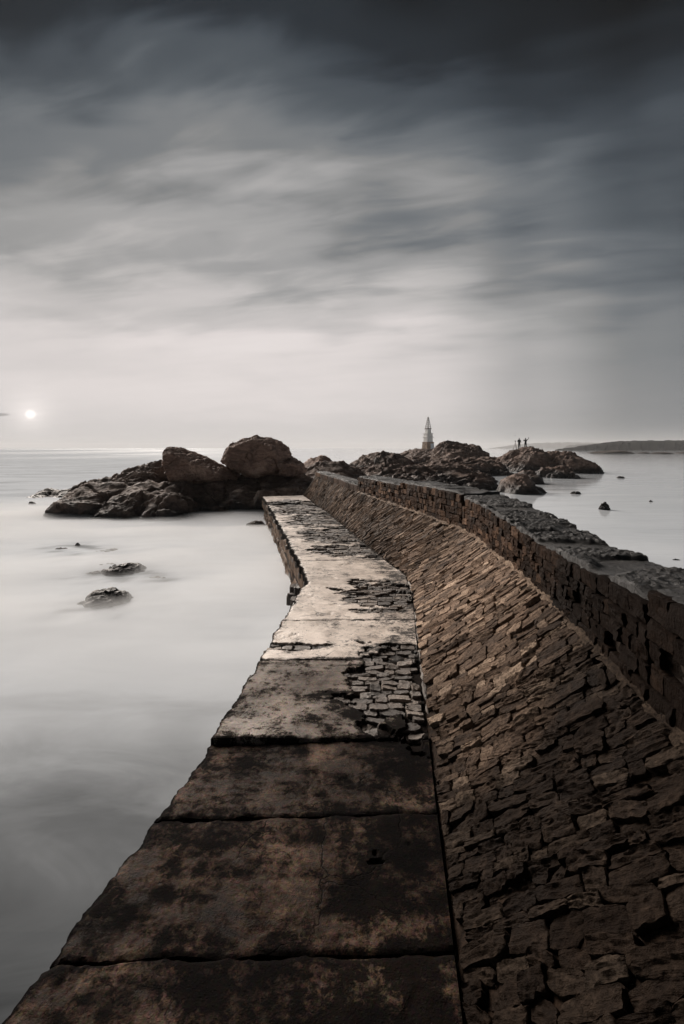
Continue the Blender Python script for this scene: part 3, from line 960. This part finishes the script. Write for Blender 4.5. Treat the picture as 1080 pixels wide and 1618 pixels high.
def chunk(top, Y, d, zb=-.7, fs=.72, fz=.62, bs=.8, bz=.8, widen=10):
    """convex lump with the given skyline at depth Y, d metres thick each way"""
    T_ = np.array([at(u, v, Y) for u, v in top])
    lo = np.array([[T_[:, 0].min() - widen * Y / F, Y, zb], [T_[:, 0].max() + widen * Y / F, Y, zb]])
    prof = np.concatenate([T_, lo]); c = T_[:, 0].mean()
    out = [prof]
    for sgn, ks, kz in ((-1, fs, fz), (1, bs, bz)):
        q = prof.copy(); q[:, 0] = c + (q[:, 0] - c) * ks; q[:, 1] = Y + sgn * d
        q[:, 2] = np.where(q[:, 2] > zb + 1e-6, zb + (q[:, 2] - zb) * kz, q[:, 2]); out.append(q)
    return np.concatenate(out)


def boulder(sil, Y, d, fs=.70, bs=.7):
    S_ = np.array([at(u, v, Y) for u, v in sil]); c = S_.mean(0); out = [S_]
    for sgn, ks in ((-1, fs), (1, bs)):
        q = c + (S_ - c) * np.array([ks, 1, ks]); q[:, 1] = Y + sgn * d; out.append(q)
    return np.concatenate(out)


def rock(name, chunks, voxel, sc, amp, mat, label, cat='rock', group=None, seed=0.0):
    V, N, Fc = hull_rock(chunks, voxel, name)
    V = roughen(V, N, sc, amp, seed)
    o = add(name, V, Fc, mat, sharp=34)
    tag(o, label, cat, group)
    return o


# left: a low shelf running into the sea
rock('rock_shelf', [
    chunk([(98, 800), (110, 780), (138, 766), (180, 763), (205, 772), (218, 800)], 23.8, 2.6),
    chunk([(150, 806), (168, 790), (200, 780), (240, 782), (258, 804)], 22.0, 1.3),
    chunk([(222, 808), (244, 788), (280, 778), (300, 788), (314, 806)], 21.9, 1.4),
    chunk([(180, 780), (215, 768), (260, 764), (295, 767), (335, 790)], 23.6, 2.2, bz=.95),
    chunk([(58, 782), (75, 777), (100, 772), (120, 772), (135, 785)], 31.0, 2.0, fs=.8, widen=4),
    chunk([(113, 776), (130, 759), (158, 754), (180, 753), (206, 765), (214, 776)], 27.0, 2.2),
    chunk([(158, 772), (184, 750), (204, 741), (236, 735), (262, 730), (276, 742), (286, 775)], 26.6, 2.2),
    chunk([(250, 792), (288, 768), (340, 761), (385, 764), (412, 790)], 25.0, 2.8, fz=.5),
    chunk([(300, 797), (338, 776), (390, 768), (428, 780), (440, 806)], 24.4, 1.6),
    chunk([(330, 775), (365, 757), (400, 750), (440, 747), (478, 746), (500, 760)], 27.0, 2.6, fz=.75),
    chunk([(392, 792), (425, 764), (470, 757), (505, 770)], 25.2, 2.4, fz=.9)],
    .075, .46, .30, M_ROCK, 'low dark rock shelf at the left running out into the misty sea', seed=1.0)

rock('boulder', [boulder([(262, 729), (261, 712), (266, 707), (276, 707), (304, 716), (332, 730), (360, 742), (382, 752), (360, 762), (300, 768), (272, 762)], 26.0, 1.7)],
     .050, 1.25, .19, M_BOULDER, 'wedge-shaped brown boulder with a sharp left tip on the rock shelf', 'boulder', seed=4.0)
rock('boulder', [boulder([(352, 727), (356, 714), (366, 704), (386, 695), (404, 690), (428, 693), (446, 701), (460, 715), (464, 735), (450, 752), (405, 756), (368, 744)], 27.0, 2.1),
                 boulder([(440, 730), (462, 727), (478, 732), (482, 744), (470, 750), (440, 750)], 26.2, 1.4)],
     .050, 1.15, .22, M_BOULDER, 'largest rounded brown boulder, beside the far end of the walkway', 'boulder', seed=9.0)
rock('rock', [chunk([(470, 746), (490, 734), (512, 730), (540, 731), (562, 738), (580, 750)], 37, 3.0)], .16, .5, .32, M_ROCKFAR,
     'dark layered rock just behind the far end of the sloping revetment', seed=12.0)
rock('rock', [chunk([(476, 734), (492, 725), (506, 720), (515, 721), (522, 728), (532, 735)], 50, 3.0)], .2, .5, .3, M_BOULDER,
     'small reddish brown knoll just right of the largest boulder', seed=15.0)

# right: the outcrop below the lighthouse
rock('rock_outcrop', [
    chunk([(552, 738), (568, 726), (586, 717), (598, 716), (618, 718), (642, 724), (668, 738)], 62, 5.0, fz=.75),
    chunk([(596, 740), (640, 722), (662, 712), (690, 711), (722, 728)], 100, 14.0, fz=.7, bz=.95),
    chunk([(684, 716), (690, 703), (702, 698), (716, 699), (722, 702), (736, 702), (748, 704), (755, 711), (768, 714), (772, 724)], 84, 6.0),
    chunk([(520, 760), (556, 742), (600, 735), (640, 739), (680, 742), (720, 739), (764, 748), (790, 765)], 44, 4.0),
    chunk([(556, 768), (600, 752), (650, 754), (700, 752), (750, 752), (778, 760), (786, 774)], 37, 2.6, fz=.5),
    chunk([(630, 742), (690, 727), (750, 726), (788, 732), (802, 750)], 58, 5.0),
    chunk([(752, 726), (770, 722), (792, 723), (806, 732), (815, 745)], 72, 5.0)],
    .16, .36, .60, M_ROCKFAR, 'long jumbled brown rock outcrop behind the parapet, below the lighthouse', seed=20.0)

rock('rock_outcrop', [
    chunk([(780, 746), (798, 724), (806, 716), (822, 713), (829, 707), (836, 706), (848, 712), (858, 714), (868, 721), (878, 746)], 66, 5.5, fz=.75),
    chunk([(858, 732), (868, 716), (890, 713.5), (904, 716), (916, 726), (932, 733), (942, 741), (946, 748)], 62, 4.0, widen=0),
    chunk([(852, 746), (868, 737), (898, 738), (908, 749), (911, 756)], 50, 2.0, widen=0)],
    .13, .42, .48, M_ROCKFAR, 'rock outcrop with people on top, ending in the calm water at the right', seed=30.0)

rock('rock', [chunk([(788, 778), (800, 754), (818, 746), (832, 752), (842, 766), (850, 776)], 33, 1.6, widen=2),
              chunk([(836, 779), (846, 770), (857, 770), (860, 776)], 33, .8, widen=0)], .12, .6, .26, M_ROCKFAR,
     'dark humped rock standing in still water just beyond the parapet', seed=35.0)
rock('rock', [chunk([(812, 757), (826, 743), (842, 743), (852, 757)], 42, 1.8, widen=2)], .14, .55, .26, M_ROCKFAR,
     'dark rock lump between the humped rock and the right outcrop', seed=37.0)
rock('rock', [chunk([(750, 784), (762, 776), (778, 777), (792, 784)], 30, 1.0, widen=2)], .10, .8, .16, M_ROCKFAR,
     'low flat dark rock at the water right behind the parapet bend', seed=39.0)
rock('boulder', [boulder([(590, 737), (590, 728), (594, 721), (598, 726), (599, 737), (595, 740)], 57, .4)], .07, 1.2, .07, M_WETROCK,
     'small black upright stone on the reddish hump left of the lighthouse', 'boulder', seed=41.0)
rock('boulder', [boulder([(846.5, 717), (846.5, 711), (848, 709.5), (850, 711), (850.5, 717)], 64, .25)], .05, 1.2, .04, M_ROCKFAR,
     'tiny upright stone on the crest right of the people', 'boulder', seed=43.0)

# ------------------------------------------------------------------ rocks awash
def awash(name, u, vw, wpx, hpx, label, mat=M_WETROCK, asym=.0, seed=0.0, peak=.5, deep=.35, group=None):
    Y = CAM_Z * F / (vw - 708)
    h = hpx
    top = [(u - wpx / 2, vw - h * .15), (u - wpx * (.5 - peak * .35), vw - h * .75), (u - wpx / 2 + wpx * peak, vw - h), (u + wpx * .28, vw - h * .7), (u + wpx / 2, vw - h * .1)]
    w = wpx * Y / F
    c = chunk(top, Y + w * deep, w * deep, zb=-.25, widen=wpx * .06, fz=.7)
    # the depth offset keeps the lump's own size
    vox = max(.015, w / 42)
    return rock(name, [c], vox, 1.6 / max(w, .3), w * .12, mat, label, 'rock', group, seed)


awash('rock', 196, 908, 66, 17, 'flat black rock awash in mist, farther of the two left sea rocks', seed=50.)
awash('rock', 172, 958, 74, 27, 'brown and black rock awash in mist, nearest rock on the left', seed=53., peak=.42)
awash('rock', 404, 832, 30, 11, 'pale brown rock in the mist against the far walkway face', M_BOULDER, seed=56.)
awash('rock', 146, 910, 40, 5, 'thin sliver of dark rock left of the flat black sea rock', seed=57.)
awash('rock', 122, 863, 10, 6, 'tiny pointed black rock farthest out in the left mist', seed=58.)
awash('rock', 96, 869, 26, 3, 'thin dark rock line left of the tiny pointed rock', seed=59.)
awash('rock', 168, 875, 50, 4, 'low half submerged rock ledge behind the flat black sea rock', seed=60.)
awash('rock', 246, 917, 38, 5, 'low submerged rock right of the flat black sea rock', seed=61.)
awash('rock', 138, 958, 34, 6, 'broken low rock at the left foot of the nearest sea rock', seed=62.)
awash('rock', 172, 897, 44, 4, 'grey half hidden rock just behind the flat black sea rock', seed=72.)
awash('rock', 380, 996, 60, 2.2, 'faint wet rock just breaking the water beside the walkway corner', seed=63.)
awash('rock', 50, 797, 12, 5, 'small wet rock off the left tip of the rock shelf', seed=64.)
awash('rock', 955, 806, 17, 13, 'black pointed rock alone in the calm water at right', seed=65., peak=.62)
awash('rock', 909, 781, 17, 5.5, 'low black rock in calm water left of the pointed one', seed=66.)
awash('rock', 980, 755.5, 12, 3.5, 'small flat rock out in the right bay near the outcrop tip', seed=67.)
awash('rock', 1028, 793, 6, 3, 'tiny round rock near the right edge of the bay', seed=68.)
awash('rock', 1068, 886, 15, 4, 'flat brown rock in the water at the right edge by the parapet', seed=69.)


# far islets and headlands
def islet(top, Y, d, label, vox, seed, name='islet'):
    return rock(name, [chunk(top, Y, d, zb=-1.5, widen=0, fz=.8)], vox, .11 * 255 / Y, .008 * Y * .12, M_WETROCK, label, 'islet', None, seed)


islet([(930, 716), (940, 713.5), (952, 713), (962, 711.6), (975, 711), (990, 712.5), (1002, 716)], 270, 8, 'long low dark islet in the right bay', .6, 80.)
islet([(1005, 716.3), (1012, 714.6), (1022, 714.4), (1026, 716)], 270, 3, 'first small rock islet right of the long islet', .4, 81.)
islet([(1026, 717), (1036, 714.6), (1050, 714.2), (1064, 716.8)], 250, 4, 'wider flat islet between two tiny ones at the right', .4, 82.)
islet([(1068, 716), (1076, 714.2), (1090, 715.6)], 270, 4, 'small islet cut by the right edge of the picture', .4, 83.)
islet([(1006, 716.4), (1010, 715.2), (1014, 716.4)], 320, 2, 'tiny rock between the long islet and its neighbours', .4, 84.)


def headland(name, prof, Y, depth, label, seed):
    """far land with a soft skyline"""
    us = np.array([p[0] for p in prof], float); vv = np.array([p[1] for p in prof], float)
    n = 160; u = np.linspace(us[0], us[-1], n); top = np.interp(u, us, vv)
    X = (u - 540) / F * Y; H = CAM_Z + (708 - top) / F * Y
    H = H + (np.interp(u, us, 710 - vv) > 1.5) * .06 * H * fbm(np.stack([u * .12, u * 0 + seed, u * 0], 1), 4, .6)
    rows = [(-.12, -.02), (-.06, .45), (-.02, .72), (.15, .95), (.5, 1.0), (1.0, .4)]
    V = []
    for k, (dy, kz) in enumerate(rows):
        j = fbm(np.stack([u * .09, u * 0 + seed, u * 0 + k * 3.0], 1), 4, .55)
        V.append(np.stack([X * (1 + dy * depth / Y), np.full(n, Y) + dy * depth + j * depth * .05, np.maximum(H, .2) * kz - .3], 1))
    V = np.concatenate(V)
    o = add(name, V, gridfaces(len(rows), n)[:, ::-1], M_LAND, sharp=50)
    tag(o, label, 'headland', kind='structure')


headland('headland', [(878, 710), (905, 706), (925, 702.5), (950, 699), (965, 696.5), (985, 695), (1010, 694.5), (1045, 694), (1080, 694), (1300, 688)], 620, 200, 'dark nearer headland at the right', 1.)
headland('headland', [(890, 709), (898, 703), (930, 700.5), (960, 699), (1100, 698)], 2500, 500, 'paler headland stepping out behind', 5.)
headland('headland', [(770, 708.6), (790, 706), (812, 702), (835, 700), (862, 698.5), (900, 698), (960, 699), (1100, 698)], 4200, 700, 'faint farthest shore', 9.)

# ================================================================== LIGHTHOUSE
M_WHITE = mat_plain('lighthouse_plaster', (.66, .66, .65), (.85, .84, .82), 1.2, .7, .03)
M_BLUE = mat_plain('lighthouse_blue_plaster', (.58, .64, .70), (.74, .78, .82), 1.5, .7, .03)
M_BASE = mat_plain('lighthouse_bare_stone', (.22, .165, .13), (.46, .37, .30), 1.8, .8, .05)
M_IRON = mat_plain('rusty_iron', (.09, .07, .06), (.20, .16, .14), 3.0, .6, .01)
M_DARK = mat_plain('dark_opening', (.015, .015, .016), (.03, .03, .03), 2.0, .6, .01)


def box_pts(cx, cy, z0, z1, w0, w1, rot):
    V = []
    for z, w in ((z0, w0), (z1, w1)):
        for k in range(4):
            a = rot + math.pi / 4 + k * math.pi / 2
            V.append((cx + w / math.sqrt(2) * math.cos(a), cy + w / math.sqrt(2) * math.sin(a), z))
    return np.array(V), [(0, 3, 2, 1), (4, 5, 6, 7), (0, 1, 5, 4), (1, 2, 6, 5), (2, 3, 7, 6), (3, 0, 4, 7)]


def bevel(o, w):
    m = o.modifiers.new('bevel', 'BEVEL'); m.width = w; m.segments = 2


def bar(a, b, r, n=6):
    a, b = Vector(a), Vector(b); d = (b - a).normalized()
    x = d.orthogonal().normalized(); y = d.cross(x)
    V = [tuple(p + (x * math.cos(t) + y * math.sin(t)) * r) for p in (a, b) for t in [2 * math.pi * k / n for k in range(n)]]
    f = [(k, (k + 1) % n, n + (k + 1) % n, n + k) for k in range(n)] + [tuple(range(n))[::-1], tuple(range(n, 2 * n))]
    return V, f


def lighthouse():
    Y = 112.0; m = Y / F                       # metres per photograph pixel there
    cx, cy = at(676, 0, Y)[0], Y
    zz = lambda v: CAM_Z - (v - 708) * m
    rot = R(27)
    t = empty('lighthouse', (cx, cy, zz(714)))
    tag(t, 'small white tiered lighthouse with an open lattice top on the far rocks', 'lighthouse')
    d = 1.0 / (math.cos(rot) + math.sin(rot))  # turned square: face width for a given outline width
    W = lambda px: px * m * d
    V, f = box_pts(cx, cy, zz(716), zz(699.6), W(20.5), W(17.2), rot)
    o = add('base', V, f, M_BASE, t, smooth=False); o['label'] = 'bare brown stone base of the lighthouse'; bevel(o, .05)
    # blue-white plaster left on the right-hand face of the base, and a pale strip beside it
    def on_face(name, px0, px1, v0, v1, wpx, mat, parent, face, proud=.02, taper=0.0):
        """a flat piece on one face of the turned square; px0..px1 across the face, -.5...5"""
        a = rot + (-math.pi / 2 if face == 0 else 0)            # outward direction of the left / right visible face
        nx, ny = math.cos(a), math.sin(a); tx, ty = -ny, nx
        w = W(wpx); V = []
        for dpt in (proud, -.08):
            for (p, v) in ((px0, v1), (px1, v1), (px1, v0), (px0, v0)):
                k = w / 2 + taper * (v - v0) / (v1 - v0) + dpt
                V.append((cx + nx * k + tx * p * w, cy + ny * k + ty * p * w, zz(v)))
        return add(name, np.array(V), [(0, 1, 2, 3), (7, 6, 5, 4), (0, 4, 5, 1), (1, 5, 6, 2), (2, 6, 7, 3), (3, 7, 4, 0)], mat, parent, smooth=False)
    tb = (W(20.5) - W(17.2)) / 2 * (11.4 / 16.4)
    on_face('plaster', -.02, .47, 701.0, 711.0, 17.4, M_BLUE, t, 0, .03, tb)['label'] = 'remaining bluish white plaster on the base'
    V, f = box_pts(cx, cy, zz(699.6), zz(698.4), W(18.6), W(18.2), rot); bevel(add('ledge', V, f, M_BASE, t, smooth=False), .03)
    V, f = box_pts(cx, cy, zz(698.4), zz(685.6), W(14.4), W(13.6), rot); tier = add('tier', V, f, M_WHITE, t, smooth=False); bevel(tier, .05)
    V, f = box_pts(cx, cy, zz(691.6), zz(690.2), W(16.6), W(16.6), rot); bevel(add('cornice', V, f, M_WHITE, t, smooth=False), .03)
    V, f = box_pts(cx, cy, zz(685.6), zz(684.6), W(15.4), W(15.4), rot); bevel(add('cornice', V, f, M_WHITE, t, smooth=False), .03)
    for fc in (0, 3):
        for p in (-.22, .22):
            on_face('window', p - .09, p + .09, 686.3, 689.4, 14.0, M_DARK, tier, fc, .015)
        on_face('window', -.14, .14, 693.2, 696.6, 14.2, M_DARK, tier, fc, .015)
    V, f = box_pts(cx, cy, zz(684.6), zz(677.8), W(9.6), W(8.8), rot); tw = add('upper_tower', V, f, M_WHITE, t, smooth=False); bevel(tw, .04)
    on_face('window', -.16, .10, 679.6, 681.6, 9.2, M_DARK, tw, 0, .015)
    V, f = box_pts(cx, cy, zz(677.8), zz(676.8), W(10.8), W(10.8), rot); bevel(add('gallery', V, f, M_IRON, t, smooth=False), .02)
    # lattice mast
    zb, ztp = zz(676.8), zz(660.4); hb, ht = W(8.6) / 2, W(1.8) / 2
    def corner(k, q):
        w = hb + (ht - hb) * q; a = rot + math.pi / 4 + k * math.pi / 2
        return (cx + w * math.sqrt(2) * math.cos(a), cy + w * math.sqrt(2) * math.sin(a), zb + (ztp - zb) * q)
    for k in range(4):
        V, f = bar(corner(k, 0), corner(k, 1), .075); add('mast_leg', V, f, M_WHITE, t)
    qs = [.0, .22, .44, .64, .82, 1.0]
    for i, q in enumerate(qs):
        for k in range(4):
            V, f = bar(corner(k, q), corner((k + 1) % 4, q), .045); add('mast_rung', V, f, M_WHITE, t)
            if i + 1 < len(qs):
                V, f = bar(corner(k, q), corner((k + 1) % 4, qs[i + 1]), .03); add('mast_brace', V, f, M_IRON, t)
    V, f = box_pts(cx, cy, zz(660.6), zz(658.8), W(2.3), W(1.6), rot); ln = add('lantern', V, f, M_IRON, t, smooth=False)
    V, f = bar((cx, cy, zz(658.9)), (cx, cy, zz(657.6)), .05); add('finial', V, f, M_IRON, ln)


lighthouse()

# ================================================================== PEOPLE
def mat_cloth(name, c):
    return mat_plain(name, [x * .7 for x in c], c, 9.0, .85, .01)


def skin_person(name, joints, edges, root, mat, loc, label):
    me = bpy.data.meshes.new(name)
    keys = list(joints); idx = {k: i for i, k in enumerate(keys)}
    me.from_pydata([joints[k][:3] for k in keys], [(idx[a], idx[b]) for a, b in edges], [])
    o = bpy.data.objects.new(name, me); COL.objects.link(o); o.location = loc
    sk = o.modifiers.new('skin', 'SKIN'); sk.use_smooth_shade = True
    for i, k in enumerate(keys):
        rx = joints[k][3]; me.skin_vertices[0].data[i].radius = (rx, rx * (joints[k][4] if len(joints[k]) > 4 else 1))
    me.skin_vertices[0].data[idx[root]].use_root = True
    sb = o.modifiers.new('sub', 'SUBSURF'); sb.levels = 1; sb.render_levels = 1
    me.materials.append(mat)
    tag(o, label, 'person', 'people on the right outcrop')
    return o


STAND = {'pel': (0, 0, .95, .145, .8), 'wai': (0, .0, 1.10, .135, .8), 'che': (0, .0, 1.32, .165, .75), 'nec': (0, 0, 1.50, .06), 'chin': (0, -.02, 1.57, .075), 'hea': (0, -.02, 1.66, .10), 'top': (0, -.01, 1.75, .07),
         'shl': (.17, 0, 1.44, .075), 'ell': (.23, -.02, 1.18, .05), 'wrl': (.20, -.20, 1.02, .038), 'hal': (.18, -.27, 1.02, .042),
         'shr': (-.17, 0, 1.44, .075), 'elr': (-.24, .0, 1.18, .05), 'wrr': (-.18, -.20, 1.10, .038), 'har': (-.16, -.27, 1.12, .042),
         'hil': (.09, 0, .88, .10), 'knl': (.10, -.02, .48, .07), 'anl': (.11, .02, .09, .05), 'tol': (.12, -.14, .04, .045),
         'hir': (-.09, 0, .88, .10), 'knr': (-.11, -.01, .48, .07), 'anr': (-.13, .02, .09, .05), 'tor': (-.15, -.14, .04, .045)}
SE = [('pel', 'wai'), ('wai', 'che'), ('che', 'nec'), ('nec', 'chin'), ('chin', 'hea'), ('hea', 'top'), ('che', 'shl'), ('shl', 'ell'), ('ell', 'wrl'), ('wrl', 'hal'),
      ('che', 'shr'), ('shr', 'elr'), ('elr', 'wrr'), ('wrr', 'har'), ('pel', 'hil'), ('hil', 'knl'), ('knl', 'anl'), ('anl', 'tol'), ('pel', 'hir'), ('hir', 'knr'), ('knr', 'anr'), ('anr', 'tor')]
M_C1 = mat_cloth('dark_jacket', (.055, .058, .062)); M_C2 = mat_cloth('black_jacket', (.03, .03, .032))


def surface_z(x, y, default):
    """height of the rocks below a point"""
    bpy.context.view_layer.update()
    hit, loc, *_ = scene.ray_cast(bpy.context.evaluated_depsgraph_get(), Vector((x, y, 40)), Vector((0, 0, -1)))
    return loc.z if hit else default


P1 = at(820, 700, 68.5); z1 = surface_z(P1[0], P1[1], 2.2)
p1 = skin_person('person', STAND, SE, 'pel', M_C1, (P1[0], P1[1], z1 - .03), 'person in a dark jacket standing beside the camera tripod on the right outcrop')
lift = dict(STAND); lift.update({'ell': (.34, -.05, 1.52, .05), 'wrl': (.42, -.08, 1.76, .038), 'hal': (.43, -.09, 1.85, .042), 'che': (.02, -.06, 1.30, .165, .75), 'elr': (-.30, -.10, 1.25, .05), 'wrr': (-.36, -.22, 1.42, .038), 'har': (-.36, -.27, 1.49, .042)})
P2 = at(830, 700, 68.5); z2 = surface_z(P2[0], P2[1], 2.2)
p2 = skin_person('person', lift, SE, 'pel', M_C2, (P2[0], P2[1], z2 - .03), 'person in black with an arm raised on the highest point of the right outcrop')


def tripod():
    P = at(814, 700, 68.5); z = surface_z(P[0], P[1], 2.2)
    t = empty('camera_tripod', (P[0], P[1], z)); tag(t, 'thin camera tripod left of the standing person on the right outcrop', 'tripod')
    for k in range(3):
        a = 2 * math.pi * k / 3 + .5
        fx, fy = P[0] + .42 * math.cos(a), P[1] + .42 * math.sin(a)
        V, f = bar((fx, fy, min(z, surface_z(fx, fy, z)) - .02), (P[0], P[1], z + 1.30), .022); add('leg', V, f, M_IRON, t)
    V, f = bar((P[0], P[1], z + 1.25), (P[0], P[1], z + 1.45), .03); add('head', V, f, M_DARK, t)
    V, f = box_pts(P[0], P[1], z + 1.45, z + 1.56, .16, .16, .3); c = add('camera_body', V, f, M_DARK, t, smooth=False)
    V, f = bar((P[0], P[1] + .05, z + 1.50), (P[0] - .1, P[1] + .2, z + 1.50), .045, 10); add('camera_lens', V, f, M_DARK, c)


tripod()

# ================================================================== AIR
def closed_box(name, lo, hi, density, color, aniso=0.0):
    x0, y0, z0 = lo; x1, y1, z1 = hi
    V = np.array([(x, y, z) for z in (z0, z1) for y in (y0, y1) for x in (x0, x1)], float)
    f = [(0, 2, 3, 1), (4, 5, 7, 6), (0, 1, 5, 4), (2, 6, 7, 3), (0, 4, 6, 2), (1, 3, 7, 5)]
    m = bpy.data.materials.new(name); m.use_nodes = True; nt = NT(m.node_tree); nt.n.clear()
    v = nt.node('ShaderNodeVolumePrincipled'); v.inputs['Color'].default_value = (*color, 1); v.inputs['Density'].default_value = density
    v.inputs['Anisotropy'].default_value = aniso
    o_ = nt.node('ShaderNodeOutputMaterial'); nt.l.new(v.outputs[0], o_.inputs['Volume'])
    o = add(name, V, f, m, smooth=False, origin=(0, 0, z0)); o['kind'] = 'stuff'
    return o


closed_box('haze', (-6200, -120, -5.2), (6200, 6200, 70), 0.00016, (.95, .95, .95), 0.0)


# spray and wash smoothed to mist by the long exposure, lying on the water round the left rocks
def sea_mist():
    xs = np.linspace(-24, 0.4, 90); ys = np.linspace(3, 30, 90)
    X, Y = np.meshgrid(xs, ys, indexing='ij')
    lx = poly(_L, np.clip(Y, -3, 21))[0] + .06
    P = np.stack([X * .16, Y * .3, X * 0], -1).reshape(-1, 3)
    n = fbm(P, 4).reshape(X.shape)
    edge = sstep(-24, -14, X) * sstep(3, 9, Y) * sstep(30, 23, Y) * (X < lx)
    h = .012 + np.clip(.15 + .13 * n, .02, .4) * edge
    X2 = np.minimum(X, lx)
    top = np.stack([X2, Y, h], -1).reshape(-1, 3); bot = np.stack([X2, Y, X * 0 + .006], -1).reshape(-1, 3)
    f = gridfaces(90, 90); N = 90 * 90
    ring = np.concatenate([np.arange(90), np.arange(1, 90) * 90 + 89, 89 * 90 + np.arange(88, -1, -1), np.arange(88, 0, -1) * 90])
    nx = np.roll(ring, -1)
    side = np.stack([ring, nx, nx + N, ring + N], 1)
    F_ = np.concatenate([f, f[:, ::-1] + N, side[:, ::-1]])
    m = bpy.data.materials.new('sea_mist'); m.use_nodes = True; nt = NT(m.node_tree); nt.n.clear()
    v = nt.node('ShaderNodeVolumePrincipled'); v.inputs['Color'].default_value = (.97, .97, .97, 1); v.inputs['Density'].default_value = 0.9
    o_ = nt.node('ShaderNodeOutputMaterial'); nt.l.new(v.outputs[0], o_.inputs['Volume'])
    o = add('sea_mist', np.concatenate([top, bot]), F_, m, origin=(-8, 14, 0)); o['kind'] = 'stuff'
    o['label'] = 'smooth pale mist of blurred waves lying round the left rocks'


sea_mist()
print('flagstones', nfl, 'slope stones', nst, 'blocks', nbl)
